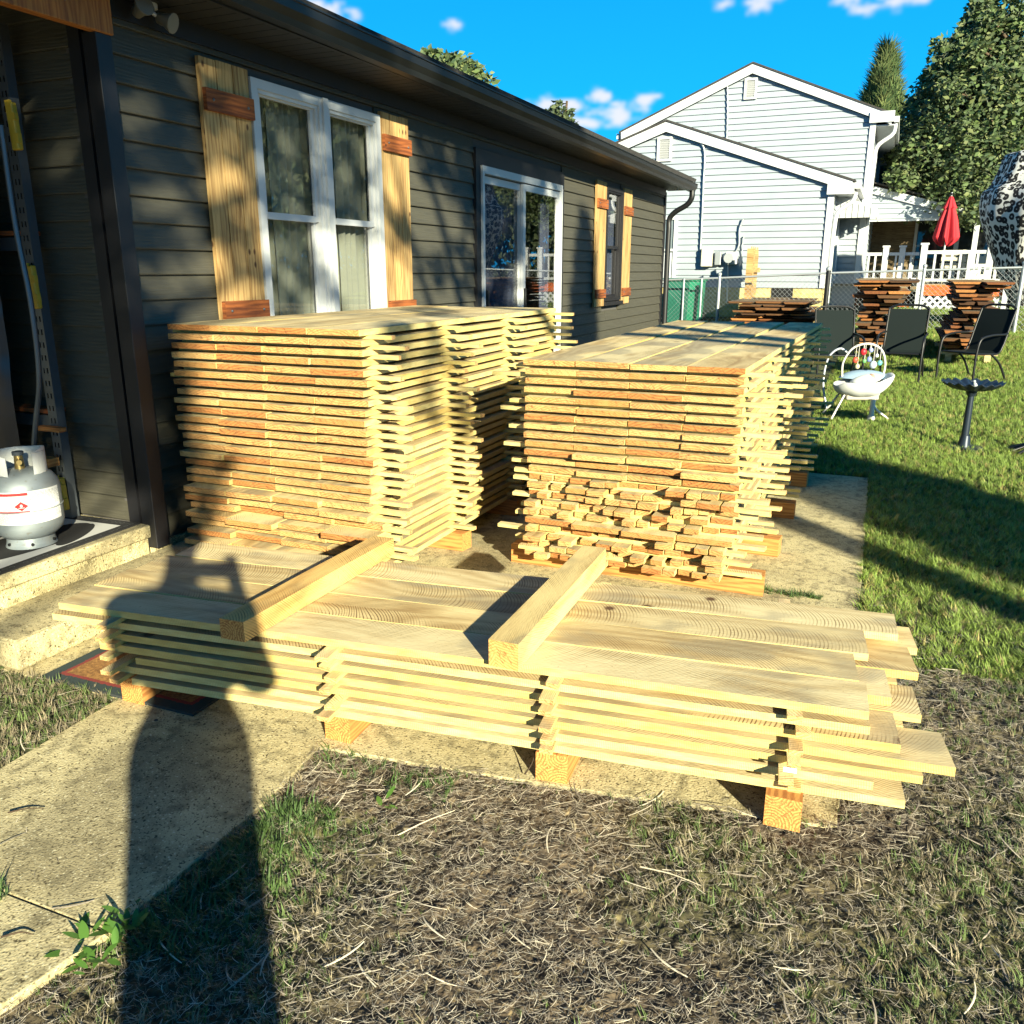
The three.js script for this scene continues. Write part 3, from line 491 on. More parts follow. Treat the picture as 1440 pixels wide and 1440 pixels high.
{ // weathered live-edge slabs, three stacks beyond the chairs
  const r = rngOf(404);
  function slabGeo(L, T, W) { const g = boardGeo(L, T, W, r, 0.012, 4), p = g.attributes.position; for (let i = 0; i < p.count; i++) if (p.getY(i) < T / 2) p.setZ(i, p.getZ(i) * 0.86); g.computeVertexNormals(); return g; }
  function pile(u, z, width, rowsN, name, label, group, wide, per) {
    const c = at(u, 430, 'z', z), base = groundY(c.x, z) + 0.17;
    let y = base;
    for (let k = 0; k < rowsN; k++) {
      const t = k / rowsN, w0 = width * (wide ? lerp(0.62, 1.05, sstep(0.45, 0.75, t)) : 1) * (0.68 + 0.55 * r()), n = per; let x = c.x - w0 / 2 + (r() - 0.5) * 0.16 + (wide ? (t > 0.5 ? 0.02 : -0.08) : 0);
      const T = 0.026 + r() * 0.014;
      for (let j = 0; j < n; j++) { const W = w0 / n * (0.9 + 0.15 * r()), L = 2.2 + r() * 0.4; lumber(name, label + ', ' + nth(rowsN - k) + ' row down, ' + (j === 0 ? 'house side' : j === n - 1 ? 'yard side' : 'middle'), 'plank', group, slabGeo(L, T, W), brownMats[Math.floor(r() * 6)], x + W / 2, y, z - 1.1 + (r() - 0.5) * 0.34, HALF + (r() - 0.5) * 0.05); x += W + 0.005; }
      y += T + 0.003;
      for (const dz of [-0.3, -1.7]) lumber('pile_sticker', 'weathered sticker on ' + nth(rowsN - k) + ' row of ' + group + (dz > -1 ? ', chair end' : ', fence end'), 'sticker', 'stickers in ' + group, boardGeo(w0 * 0.9, 0.016, 0.04, r, 0.001, 1), brownMats[Math.floor(r() * 2) * 2], c.x, y - 0.0015, z + dz, (r() - 0.5) * 0.1);
      y += 0.016;
    }
    for (const dz of [-0.3, -1.7]) { const m = grp('pile_trestle', 'low wooden trestle under ' + group + (dz > -1 ? ', chair end' : ', fence end'), 'trestle', [c.x, base - 0.17, z + dz], 0, 'trestles under ' + group); const s = width * 0.62; part(m, 'rail', box(s * 2, 0.05, 0.09, 0, 0.144, 0), F[1]); for (const q of [-1, 1]) part(m, 'leg', box(0.08, 0.16, 0.08, q * (s - 0.12), 0.04, 0), F[1]); }
  }
  pile(1236, -13.6, 0.68, 17, 'live_edge_plank', 'weathered plank in the slab stack behind middle chair', 'the slab stack behind the middle chair', true, 2);
  pile(1374, -13.0, 0.58, 18, 'live_edge_plank', 'weathered plank in the slab stack before deck lattice', 'the slab stack before the deck lattice', true, 2);
  pile(1088, -16.2, 1.35, 8, 'live_edge_plank', 'live-edge plank in the low stack along the fence', 'the low slab stack along the fence', false, 3);
}
// ---------- by the entry: gas cylinder, mats, rack, sheet ----------
function canvasTex(w, h, draw) { const cv = document.createElement('canvas'); cv.width = w; cv.height = h; draw(cv.getContext('2d'), w, h); const t = new THREE.CanvasTexture(cv); t.colorSpace = THREE.SRGBColorSpace; t.wrapS = t.wrapT = THREE.ClampToEdgeWrapping; t.magFilter = THREE.LinearFilter; return t; }
{
  const g = grp('propane_cylinder', 'silver grey propane cylinder with red and white label on the stoop mat', 'gas cylinder', [-3.56, 0.274, -2.56], -0.62);
  const tankM = std({ map: tex(256, 256, 1, 1, (u, v) => { const n = fbm(u * 14, v * 14, 14, 14, 4, 7), s = vn(u * 60, v * 20, 60, 20, 9); let c = mix3([144, 152, 154], [122, 131, 134], n); return s > 0.86 ? mix3(c, [110, 104, 92], (s - 0.86) * 4) : c; }), roughness: 0.45, metalness: 0.25 });
  const prof = [[0, 0.035], [0.06, 0.036], [0.11, 0.048], [0.14, 0.075], [0.151, 0.11], [0.152, 0.2], [0.152, 0.27], [0.146, 0.3], [0.125, 0.33], [0.085, 0.35], [0.03, 0.357], [0, 0.358]];
  part(g, 'body', new THREE.LatheGeometry(prof.map(p => new THREE.Vector2(...p)), 48), tankM);
  part(g, 'weld_seam', new THREE.TorusGeometry(0.1525, 0.003, 6, 48).rotateX(HALF).translate(0, 0.185, 0), tankM);
  const foot = new THREE.LatheGeometry([[0.098, 0.05], [0.102, 0.02], [0.108, 0.0], [0.104, 0.0], [0.098, 0.018], [0.094, 0.05]].map(p => new THREE.Vector2(...p)), 40); part(g, 'foot_ring', foot, tankM);
  for (let i = 0; i < 6; i++) part(g, 'foot_hole', new THREE.CylinderGeometry(0.007, 0.007, 0.012, 10).rotateZ(HALF).translate(0.103, 0.02, 0).rotateY(i * 1.047), M.blackMetal);
  // collar with hand openings
  const col = []; const a0 = 0.5, a1 = 5.78, N = 44;
  const collarShape = new THREE.Shape(); const cl = (a1 - a0) * 0.105; collarShape.moveTo(0, 0); collarShape.lineTo(cl, 0); collarShape.lineTo(cl, 0.1); collarShape.lineTo(cl - 0.06, 0.118); collarShape.lineTo(cl * 0.62, 0.1); collarShape.lineTo(0.05, 0.1); collarShape.lineTo(0, 0.085); 
  const hole = (x, y, w, h) => { const p = new THREE.Path(); p.absellipse(x, y, w, h, 0, 6.283, true); collarShape.holes.push(p); }; hole(cl * 0.14, 0.055, 0.045, 0.022); hole(cl * 0.48, 0.055, 0.05, 0.022); hole(cl * 0.74, 0.056, 0.022, 0.022); hole(cl * 0.92, 0.055, 0.02, 0.02);
  const cg = new THREE.ExtrudeGeometry(collarShape, { depth: 0.004, bevelEnabled: false, curveSegments: 16 }); const p = cg.attributes.position;
  // subdivide is not needed: wrap by angle
  const fine = tess(cg, 0.02); const fp = fine.attributes.position; for (let i = 0; i < fp.count; i++) { const a = a0 + fp.getX(i) / 0.105, rad = 0.105 + fp.getZ(i); fp.setXYZ(i, Math.cos(a) * rad, 0.34 + fp.getY(i), Math.sin(a) * rad); } fine.computeVertexNormals();
  part(g, 'collar', fine, std({ color: lin(0.5, 0.52, 0.5), roughness: 0.5, side: THREE.DoubleSide }));
  const valve = part(g, 'valve', merge([new THREE.CylinderGeometry(0.018, 0.022, 0.07, 14).translate(0, 0.385, 0), new THREE.CylinderGeometry(0.012, 0.012, 0.06, 12).rotateZ(HALF).translate(0.03, 0.395, 0)]), std({ color: lin(0.4, 0.3, 0.12), metalness: 0.8, roughness: 0.4 }));
  part(valve, 'knob', new THREE.CylinderGeometry(0.024, 0.024, 0.016, 16).translate(0, 0.428, 0), std({ color: lin(0.05, 0.06, 0.07), roughness: 0.6 }));
  // paper label: warning print, too small to read, with a red hazard diamond
  const lt = canvasTex(512, 256, (c, w, h) => {
    c.fillStyle = '#dcdeda'; c.fillRect(0, 0, w, h); c.fillStyle = '#9aa6ac'; c.fillRect(0, 0, 118, h); c.fillStyle = '#c02626'; c.fillRect(124, 8, 190, 22); c.fillRect(124, 150, 190, 12); c.fillStyle = '#b8c0c2'; c.fillRect(322, 0, 4, h); c.fillRect(118, 0, 4, h);
    const r = rngOf(8); c.fillStyle = '#777f84'; for (let y = 36; y < 250; y += 9) { if (y > 146 && y < 166) continue; for (let x = 128; x < 312;) { const l = 6 + r() * 22; if (!(y > 74 && y < 148 && x + l > 236)) c.fillRect(x, y, l, 3); x += l + 5; } for (let x = 332; x < 500;) { const l = 5 + r() * 20; c.fillRect(x, y - 20, l, 3); x += l + 5; } }
    c.fillStyle = '#c42222'; c.beginPath(); c.moveTo(274, 76); c.lineTo(310, 112); c.lineTo(274, 148); c.lineTo(238, 112); c.fill(); c.fillStyle = '#f0e8e4'; c.beginPath(); c.ellipse(274, 108, 7, 12, 0, 0, 6.3); c.fill(); c.fillRect(258, 122, 32, 4);
    c.fillStyle = '#e8ecec'; c.fillRect(6, 196, 104, 40); c.fillStyle = '#39424a'; c.fillRect(12, 206, 92, 6); c.fillRect(12, 220, 80, 6);
  });
  const lg = new THREE.CylinderGeometry(0.1533, 0.1533, 0.15, 32, 1, true, 0.05, 2.6); part(g, 'label', lg, std({ map: lt, roughness: 0.5, side: THREE.DoubleSide }), [0, 0.205, 0]);
}
function tess(g, most) {                       // split long edges so that a flat sheet can be bent
  let q = g.index ? g.toNonIndexed() : g; let P = Array.from(q.attributes.position.array);
  for (let pass = 0; pass < 6; pass++) {
    const out = []; let did = false;
    for (let i = 0; i < P.length; i += 9) {
      const t = [P.slice(i, i + 3), P.slice(i + 3, i + 6), P.slice(i + 6, i + 9)]; let b = 0, bl = 0; for (let e = 0; e < 3; e++) { const l = Math.abs(t[e][0] - t[(e + 1) % 3][0]); if (l > bl) { bl = l; b = e; } }
      if (bl > most) { did = true; const A = t[b], B = t[(b + 1) % 3], C = t[(b + 2) % 3], Mx = A.map((v, k) => (v + B[k]) / 2); out.push(...A, ...Mx, ...C, ...Mx, ...B, ...C); } else out.push(...t[0], ...t[1], ...t[2]);
    }
    P = out; if (!did) break;
  }
  const o = new THREE.BufferGeometry(); o.setAttribute('position', new THREE.Float32BufferAttribute(P, 3)); o.setAttribute('uv', new THREE.Float32BufferAttribute(new Float32Array(P.length / 3 * 2), 2)); o.computeVertexNormals(); return o;
}
{ // black and white entry mat, lying crooked on the stoop
  const t = canvasTex(768, 512, (c, w, h) => {
    c.fillStyle = '#151617'; c.fillRect(0, 0, w, h); c.strokeStyle = '#4a4c4c'; c.lineWidth = 3; const r = rngOf(4);
    for (let i = 0; i < 90; i++) { const a = i / 90 * 2 * (w + h), e = 26; let x, y; if (a < w) { x = a; y = e; } else if (a < w + h) { x = w - e; y = a - w; } else if (a < 2 * w + h) { x = a - w - h; y = h - e; } else { x = e; y = a - 2 * w - h; } c.beginPath(); c.arc(x, y, 9, r() * 6, r() * 6 + 2.4); c.stroke(); }
    c.fillStyle = '#b9bab6'; c.fillRect(58, 58, w - 116, h - 116); c.fillStyle = '#151617'; c.beginPath(); c.ellipse(w * 0.5, h * 0.46, w * 0.4, h * 0.3, 0.12, 0, 6.3); c.fill(); c.beginPath(); c.ellipse(w * 0.72, h * 0.7, w * 0.2, h * 0.1, -0.5, 0, 6.3); c.fill(); c.fillStyle = '#8d8f8d'; c.fillRect(w * 0.08, h * 0.12, w * 0.2, h * 0.16);
  });
  const m = new THREE.Mesh(new THREE.BoxGeometry(0.92, 0.006, 0.5), [0, 1, 2, 3, 4, 5].map(i => i === 2 ? std({ map: t, roughness: 0.95 }) : std({ color: lin(0.015, 0.015, 0.016), roughness: 0.9 })));
  m.position.set(-3.575, 0.2712, -2.53); m.rotation.y = HALF + 0.06; add(m, 'door_mat', 'black and white door mat under the propane cylinder', 'mat');
}
{ // coir rug half under the low stack
  const A = at(57, 953, 'y', 0.006), B = at(113, 921, 'y', 0.006), C = at(166, 980, 'y', 0.006);
  const t = tex(512, 320, 1, 1, (u, v) => { const n = fbm(u * 80, v * 50, 0, 0, 3, 5), e = Math.min(u * 0.8, (1 - u) * 0.8, v * 0.46, (1 - v) * 0.46) + (n - 0.5) * 0.012; let c = e < 0.05 ? [44, 60, 62] : e < 0.068 ? [132, 50, 46] : mix3([176, 130, 70], [116, 78, 40], n * 1.4 - 0.2); const s = vn(u * 400, v * 240, 0, 0, 6); return mix3(c, [40, 34, 24], clamp(s - 0.55)); });
  const dir = C.clone().sub(A).normalize(), ang = Math.atan2(-dir.z, dir.x); const m = new THREE.Mesh(new THREE.BoxGeometry(0.74, 0.011, 0.42), [0, 1, 2, 3, 4, 5].map(i => i === 2 ? std({ map: t, roughness: 1 }) : std({ color: lin(0.03, 0.035, 0.035), roughness: 1 })));
  const side = V(dir.z, 0, -dir.x); const c0 = A.clone().addScaledVector(dir, 0.37).addScaledVector(side, 0.21); m.position.set(c0.x, 0.0062, c0.z); m.rotation.y = ang; add(m, 'coir_rug', 'brown coir rug with dark and red border beside the step', 'rug');
}
{ // slotted steel rack at the entry wall
  const g = grp('steel_rack', 'slotted steel storage rack with yellow clips against the entry wall', 'rack', [-3.8, 0.27, -2.93]);
  const up = (x, z, h) => {
    const s = new THREE.Shape([[-0.03, 0], [0.03, 0], [0.03, h], [-0.03, h]].map(p => new THREE.Vector2(...p)));
    for (let y = 0.06; y < h - 0.05; y += 0.062) for (const q of [-1, 1]) s.holes.push(new THREE.Path([[q * 0.012 - 0.0045, y], [q * 0.012 - 0.0035 + (q > 0 ? -0.002 : 0), y + 0.026], [q * 0.012 + 0.0045, y + 0.026], [q * 0.012 + 0.0045, y]].map(p => new THREE.Vector2(...p))));
    const f = part(g, 'upright', uvBox(new THREE.ExtrudeGeometry(s, { depth: 0.002, bevelEnabled: false })), M.steel, [x, 0, z]);
    part(f, 'flange', box(0.002, h, 0.045, 0.029, h / 2, -0.0225), M.steel); part(f, 'flange', box(0.002, h, 0.045, -0.029, h / 2, -0.0225), M.blackMetal);
  };
  up(0.03, 0.0, 2.28); up(-1.0, 0.0, 2.28);
  const yel = std({ color: lin(0.5, 0.34, 0.03), roughness: 0.5 });
  const loc = (u, v, z) => { const p = at(u, v, 'z', z); return V(p.x + 3.8, p.y - 0.27, z + 2.93); };
  for (const [u, v, h, w] of [[20, 178, 0.2, 0.045], [46, 404, 0.2, 0.06], [86, 694, 0.17, 0.06]]) { const p = loc(u, v, -2.91); const c = part(g, 'clip', rbox(w, h, 0.03, 0.008), yel, [p.x, p.y, p.z + 0.0], [0, 0, 0.03]); part(c, 'clip_tooth', merge([box(0.02, 0.03, 0.02, w / 2, h * 0.2, 0.006), box(0.02, 0.04, 0.02, w / 2, -h * 0.25, 0.006), box(0.03, 0.02, 0.012, -w * 0.2, h * 0.5, 0.004)]), yel); }
  for (const y of [0.5, 1.35, 2.1]) part(g, 'shelf_beam', box(0.98, 0.06, 0.03, -0.485, y, -0.025), M.steel);
  for (const y of [0.55, 1.4]) part(g, 'shelf_board', box(1.0, 0.02, 0.0 + 0.09, -0.485, y, -0.045), M.cleat);
  part(g, 'bent_rail', pipe([[1, 176], [22, 318], [44, 430], [55, 535], [50, 595], [46, 655]].map(p => loc(p[0], p[1], -2.86)), 0.013, 40, 8), M.steel);
  const ws = loc(72, 603, -2.885); part(g, 'wood_scrap', box(0.16, 0.022, 0.04), std({ map: timberTex, roughness: 0.8, color: lin(0.7, 0.6, 0.5) }), [ws.x, ws.y, ws.z]);
  const wo = loc(66, 649, -2.86); part(g, 'wood_scrap', box(0.1, 0.04, 0.06), std({ map: timberTex, roughness: 0.8 }), [wo.x, wo.y, wo.z]);
}
{ // dark plastic sheet hanging on the rack
  const g = new THREE.PlaneGeometry(1.1, 2.0, 60, 80), p = g.attributes.position;
  for (let i = 0; i < p.count; i++) { const x = p.getX(i), y = p.getY(i), t = 1 - (y + 1) / 2, q = Math.hypot(x - 0.55, y - 0.35), a = Math.atan2(y - 0.35, x - 0.55); p.setZ(i, 0.03 * Math.sin(x * 17 + 2 * vn(x * 3, y * 2, 0, 0, 4)) * t + 0.018 * Math.sin(a * 26) * Math.exp(-q * 2.2) + 0.02 * fbm(x * 6, y * 5, 0, 0, 3, 8)); p.setX(i, x - 0.06 * t * (x > 0.3 ? 1 : 0)); }
  g.computeVertexNormals(); const m = new THREE.Mesh(g, std({ color: lin(0.012, 0.013, 0.022), roughness: 0.28, side: THREE.DoubleSide })); m.position.set(-4.42, 1.34, -2.84); add(m, 'plastic_sheet', 'wrinkled black plastic sheet hanging from the steel rack', 'sheet');
}
// ---------- neighbour's house ----------
function onGround(u, v) { const r = ray(u, v); let t = 2; for (let i = 0; i < 4000; i++) { t += 0.01; const y = EYE.y + r.y * t, z = r.z * t; if (y <= slope(z) - 0.02) return V(r.x * t, y, z); } return V(r.x * t, 0, r.z * t); }
{
  const h = new THREE.Group(); add(h, 'neighbour_house', 'two-storey pale blue-grey vinyl house with white trim beyond the fence', 'house');
  const Z1 = -19, Z2 = -21.8, g1 = slope(Z1) - 0.1;
  const lap = (w, hgt, ex) => {                          // clapboard relief: one sawtooth sheet
    const n = Math.max(1, Math.round(hgt / ex)), P = [], I = [], U = []; for (let k = 0; k < n; k++) { const y0 = k * hgt / n, y1 = (k + 1) * hgt / n, o = P.length / 3; P.push(0, y0, 0, w, y0, 0, 0, y0, 0.02, w, y0, 0.02, 0, y1, 0.003, w, y1, 0.003); for (let q = 0; q < 6; q++) U.push(P[(o + q) * 3], P[(o + q) * 3 + 1]); I.push(o, o + 2, o + 1, o + 1, o + 2, o + 3, o + 2, o + 4, o + 3, o + 3, o + 4, o + 5); }
    const g = new THREE.BufferGeometry(); g.setAttribute('position', new THREE.Float32BufferAttribute(P, 3)); g.setAttribute('uv', new THREE.Float32BufferAttribute(U, 2)); g.setIndex(I); const q = g.toNonIndexed(); q.computeVertexNormals(); return q;
  };
  function lapGable(xl, xr, y0, ye, ya, ex) {           // clapboards course by course under a gable
    const out = [], xa = (xl + xr) / 2, n = Math.round((ya - y0) / ex), e = (ya - y0) / n;
    for (let k = 0; k < n; k++) { const y = y0 + k * e, yt = y + e; const t0 = clamp((y - ye) / (ya - ye)), t1 = clamp((yt - ye) / (ya - ye)); const a0 = lerp(xl, xa, t0), b0 = lerp(xr, xa, t0), a1 = lerp(xl, xa, t1), b1 = lerp(xr, xa, t1);
      const P = [a0, y, 0, b0, y, 0, a0, y, 0.03, b0, y, 0.03, a1, yt, 0.003, b1, yt, 0.003], g = new THREE.BufferGeometry(); g.setAttribute('position', new THREE.Float32BufferAttribute(P, 3)); g.setAttribute('uv', new THREE.Float32BufferAttribute([a0, y, b0, y, a0, y, b0, y, a1, yt, b1, yt], 2)); g.setIndex([0, 2, 1, 1, 2, 3, 2, 4, 3, 3, 4, 5]); const q = g.toNonIndexed(); q.computeVertexNormals(); out.push(q); }
    return merge(out);
  }
  // front wing
  const xr = at(1166, 330, 'z', Z1).x, ap = at(938, 186, 'z', Z1), xl = 2 * ap.x - xr, eave = at(1166, 262, 'z', Z1).y, fy = at(1140, 405, 'z', Z1).y;
  part(h, 'foundation', box(xr - xl - 0.04, fy - g1 + 0.3, 6, (xl + xr) / 2, (fy + g1 - 0.3) / 2, Z1 - 3.02), std({ map: concreteTex, color: lin(1.2, 1.15, 0.85), roughness: 0.95 }));
  part(h, 'foundation_vent', box(0.42, 0.18, 0.03, at(1100, 412, 'z', Z1).x, fy - 0.1, Z1 - 0.01), M.blackMetal);
  part(h, 'wall', prism([[xl, fy], [xr, fy], [xr, eave], [ap.x, ap.y], [xl, eave]], 5.9), M.blueSiding, [0, 0, Z1 - 5.92]);
  part(h, 'gable_siding', lapGable(xl, xr, fy, eave, ap.y, 0.128), M.blueSiding, [0, 0, Z1 - 0.015]);
  part(h, 'side_siding', lap(5.9, eave - fy, 0.128).rotateY(HALF).translate(xr - 0.004, fy, Z1 - 0.02), M.blueSiding);
  part(h, 'corner_post', box(0.12, eave - fy, 0.12, xr - 0.03, (eave + fy) / 2, Z1 - 0.02), M.white);
  const rake = (xa, ya, xb, yb, z, d, over) => { const dx = xb - xa, dy = yb - ya, L = Math.hypot(dx, dy); const n = V(-dy / L, dx / L, 0); if (n.y < 0) n.negate(); const g = []; g.push(prism([[xa, ya], [xb, yb], [xb + n.x * 0.03, yb + 0.19], [xa + n.x * 0.0, ya + 0.19]], 0.04).translate(0, 0, z + over)); return merge(g); };
  const rakes = (xl, xr, ye, ax, ay, z, over) => { const e = 0.34, sl = (ay - ye) / (xr - ax); for (const s of [-1, 1]) { const xe = s > 0 ? xr + e : xl - e, yE = ye - e * sl; part(h, 'rake_board', rake(ax, ay, xe, yE, z, 0, over), M.white); } };
  const roofs = (xl, xr, ye, ax, ay, z, d, over) => { const e = 0.4, sl = (ay - ye) / (xr - ax); for (const s of [-1, 1]) { const xe = s > 0 ? xr + e : xl - e, yE = ye - e * sl; part(h, 'roof', prism(s > 0 ? [[ax, ay + 0.195], [xe, yE + 0.195], [xe, yE + 0.235], [ax, ay + 0.235]] : [[xe, yE + 0.195], [ax, ay + 0.195], [ax, ay + 0.235], [xe, yE + 0.235]], d + over).translate(0, 0, z - d), M.roof); part(h, 'soffit', box(e, 0.02, d, s > 0 ? xr + e / 2 : xl - e / 2, yE + 0.03, z - d / 2), M.white); part(h, 'eave_gutter', box(0.1, 0.12, d, s > 0 ? xr + e + 0.04 : xl - e - 0.04, yE + 0.14, z - d / 2), M.white); } };
  rakes(xl, xr, eave, ap.x, ap.y, Z1, 0.06); roofs(xl, xr, eave, ap.x, ap.y, Z1, 6.0, 0.12);
  const ret = at(1172, 266, 'z', Z1 + 0.06); part(h, 'eave_return', box(0.5, 0.2, 0.06, xr + 0.14, ret.y, Z1 + 0.11), M.white);
  // tall block behind
  const XR = at(1222, 250, 'z', Z2).x, AP = at(1059, 104, 'z', Z2), XL = 2 * AP.x - XR, EV = at(1222, 168, 'z', Z2).y;
  part(h, 'wall', prism([[XL, g1 - 0.3], [XR, g1 - 0.3], [XR, EV], [AP.x, AP.y], [XL, EV]], 8), M.blueSiding, [0, 0, Z2 - 8.02]);
  part(h, 'gable_siding', lapGable(XL, XR, fy, EV, AP.y, 0.128), M.blueSiding, [0, 0, Z2 - 0.015]);
  part(h, 'side_siding', lap(8, EV - fy, 0.128).rotateY(HALF).translate(XR - 0.004, fy, Z2 - 0.02), M.blueSiding);
  part(h, 'corner_post', box(0.12, EV - fy, 0.12, XR - 0.03, (EV + fy) / 2, Z2 - 0.02), M.white);
  rakes(XL, XR, EV, AP.x, AP.y, Z2, 0.06); roofs(XL, XR, EV, AP.x, AP.y, Z2, 8, 0.12);
  part(h, 'eave_return', box(0.5, 0.22, 0.06, XR + 0.14, at(1230, 166, 'z', Z2).y, Z2 + 0.11), M.white);
  part(h, 'downspout', pipe([V(XR + 0.42, EV - 0.1, Z2 - 0.1), V(XR + 0.4, EV - 0.3, Z2 - 0.1), V(XR + 0.1, EV - 0.55, Z2 - 0.1), V(XR + 0.07, EV - 0.9, Z2 - 0.1), V(XR + 0.07, fy, Z2 - 0.1)], 0.045, 40, 8), M.white);
  part(h, 'downspout', pipe([V(xr + 0.42, eave - 0.12, Z1 - 0.02), V(xr + 0.38, eave - 0.28, Z1 - 0.02), V(xr + 0.12, eave - 0.5, Z1 - 0.02), V(xr + 0.08, eave - 0.8, Z1 - 0.02), V(xr + 0.08, fy - 0.3, Z1 - 0.02)], 0.045, 40, 8), M.white);
  // slatted gable vents
  const vent = (u0, v0, u1, v1, z) => { const a = at(u0, v1, 'z', z), b = at(u1, v0, 'z', z), n = node(h, 'gable_vent', [(a.x + b.x) / 2, (a.y + b.y) / 2, z + 0.03]); const w = b.x - a.x, hh = b.y - a.y; part(n, 'frame', merge([box(w, 0.05, 0.04, 0, hh / 2, 0), box(w, 0.05, 0.04, 0, -hh / 2, 0), box(0.05, hh - 0.05, 0.04, w / 2 - 0.025, 0, 0), box(0.05, hh - 0.05, 0.04, -w / 2 + 0.025, 0, 0)]), M.whiteRough); for (let k = 0; k < 8; k++) part(n, 'slat', box(w - 0.1, 0.045, 0.01), M.whiteRough, [0, -hh / 2 + 0.06 + k * (hh - 0.12) / 7, 0.002], [0.7, 0, 0]); part(n, 'backing', box(w - 0.08, hh - 0.06, 0.005, 0, 0, -0.022), M.galv); };
  vent(1046, 111, 1066, 139, Z2); vent(924, 194, 946, 226, Z1);
  // side windows, meter, boxes, cables
  { const a = at(936, 398, 'z', Z1), b = at(954, 304, 'z', Z1), n = node(h, 'window', [b.x, a.y, Z1 + 0.02]); const w = 0.8, hh = b.y - a.y; part(n, 'frame', merge([box(w, 0.07, 0.06, -w / 2, hh - 0.035, 0), box(w, 0.07, 0.06, -w / 2, 0.035, 0), box(0.07, hh - 0.14, 0.06, -0.035, hh / 2, 0), box(0.07, hh - 0.14, 0.06, -w + 0.035, hh / 2, 0), box(w - 0.14, 0.05, 0.05, -w / 2, hh * 0.5, 0)]), M.white); part(n, 'pane', box(w - 0.12, hh - 0.12, 0.005, -w / 2, hh / 2, -0.005), std({ color: lin(0.16, 0.2, 0.22), roughness: 0.08 })); part(n, 'blind', box(w - 0.16, hh * 0.4, 0.004, -w / 2, hh * 0.26, 0.002), M.white); }
  const cable = (pts, r, z = Z1 + 0.05) => part(h, 'conduit', pipe(pts.map(p => at(p[0], p[1], 'z', z)), r, 40, 6), M.galv);
  const boxAt = (name, u0, v0, u1, v1, d, mat) => { const a = at(u0, v1, 'z', Z1), b = at(u1, v0, 'z', Z1); return part(h, name, rbox(b.x - a.x, b.y - a.y, d, 0.015), mat, [(a.x + b.x) / 2, (a.y + b.y) / 2, Z1 + d / 2 + 0.02]); };
  boxAt('cable_box', 987, 349, 1004, 375, 0.14, std({ color: lin(0.52, 0.5, 0.4), roughness: 0.5 }));
  boxAt('utility_box', 1006, 354, 1016, 373, 0.12, M.galv);
  const mb = boxAt('meter_box', 1021, 354, 1038, 372, 0.12, M.whiteRough); part(mb, 'meter_dial', new THREE.CylinderGeometry(0.1, 0.1, 0.1, 24).rotateX(HALF).translate(-0.04, 0, 0.08), std({ color: lin(0.3, 0.32, 0.34), roughness: 0.15 }));
  cable([[964, 178], [965, 190], [978, 196], [989, 206], [989, 260], [987, 310], [985, 352]], 0.02); cable([[1023, 122], [1023, 160], [1022, 200]], 0.016, Z2 + 0.05); cable([[1045, 308], [1040, 322], [1039, 345], [1035, 354]], 0.022); cable([[1046, 332], [1044, 345], [1043, 366], [1040, 374]], 0.014); cable([[1024, 372], [1023, 400], [1022, 425]], 0.018);
  // striped awning over the side door, steps wall
  { const z0 = Z1 - 1.3, n = node(h, 'awning', [xr, eave - 0.42, z0]); for (let k = 0; k < 9; k++) part(n, 'awning_panel', prism([[0, 0], [0, 0.34], [0.02, 0.35], [0.82, 0.06], [0.82, -0.12], [0.8, -0.12], [0.8, 0.04]], 0.13), M.whiteRough, [0, 0, -k * 0.2]); part(n, 'awning_skin', prism([[0, 0.3], [0, 0.33], [0.8, 0.03], [0.8, 0.0]], 1.75), M.galv, [0, 0, -1.62]); part(n, 'awning_cheek', prism([[0, -0.12], [0, 0.34], [0.82, 0.06], [0.82, -0.12]], 0.012), M.whiteRough, [0, 0, 0.134]); part(n, 'awning_cheek_rib', merge([0.1, 0.22, 0.34, 0.46, 0.58, 0.7].map(x => box(0.012, 0.4 - x * 0.3, 0.012, x, 0.09 - x * 0.15, 0.152))), M.galv); }
  { const n = node(h, 'side_door', [xr + 0.02, fy + 0.15, Z1 - 2.4]); part(n, 'door_leaf', box(0.04, 2.0, 0.85, 0, 1.0, 0), M.white); part(n, 'door_frame', merge([box(0.06, 2.1, 0.08, 0.01, 1.02, 0.47), box(0.06, 2.1, 0.08, 0.01, 1.02, -0.47)]), M.white); part(n, 'door_glass', box(0.01, 0.9, 0.5, 0.025, 1.4, 0), std({ color: lin(0.05, 0.06, 0.07), roughness: 0.05 })); }
  // covered porch to the right: gable fill, posts, dark back wall with glazed doors
  const Z3 = -25.5; { const p = (u, v) => { const q = at(u, v, 'z', Z3); return [q.x, q.y]; };
    part(h, 'porch_gable', prism([p(1204, 309), p(1332, 304), p(1340, 300), p(1222, 268), p(1204, 275)], 0.1), M.blueSiding, [0, 0, Z3]);
    const q0 = p(1204, 309), q1 = p(1222, 268), q2 = p(1340, 300); const rows = []; for (let k = 0; k < 14; k++) { const y = q0[1] + k * 0.13; if (y > q1[1] - 0.1) break; const xe = lerp(q2[0], q1[0], clamp((y - q2[1]) / (q1[1] - q2[1]))); rows.push(prism([[0, 0], [0.028, 0], [0.004, 0.13], [0, 0.13]], xe - q0[0] - 0.12).rotateY(-HALF).translate(xe - 0.1, y, Z3 + 0.1)); } part(h, 'porch_siding', merge(rows), M.blueSiding);
    part(h, 'porch_rake', rake(q1[0] - 0.4, q1[1] + 0.05, q2[0] + 0.3, q2[1] - 0.12, Z3, 0, 0.14), M.white);
    part(h, 'porch_beam', box(q2[0] - q0[0], 0.16, 0.12, (q0[0] + q2[0]) / 2, q0[1] + 0.02, Z3 + 0.04), M.white);
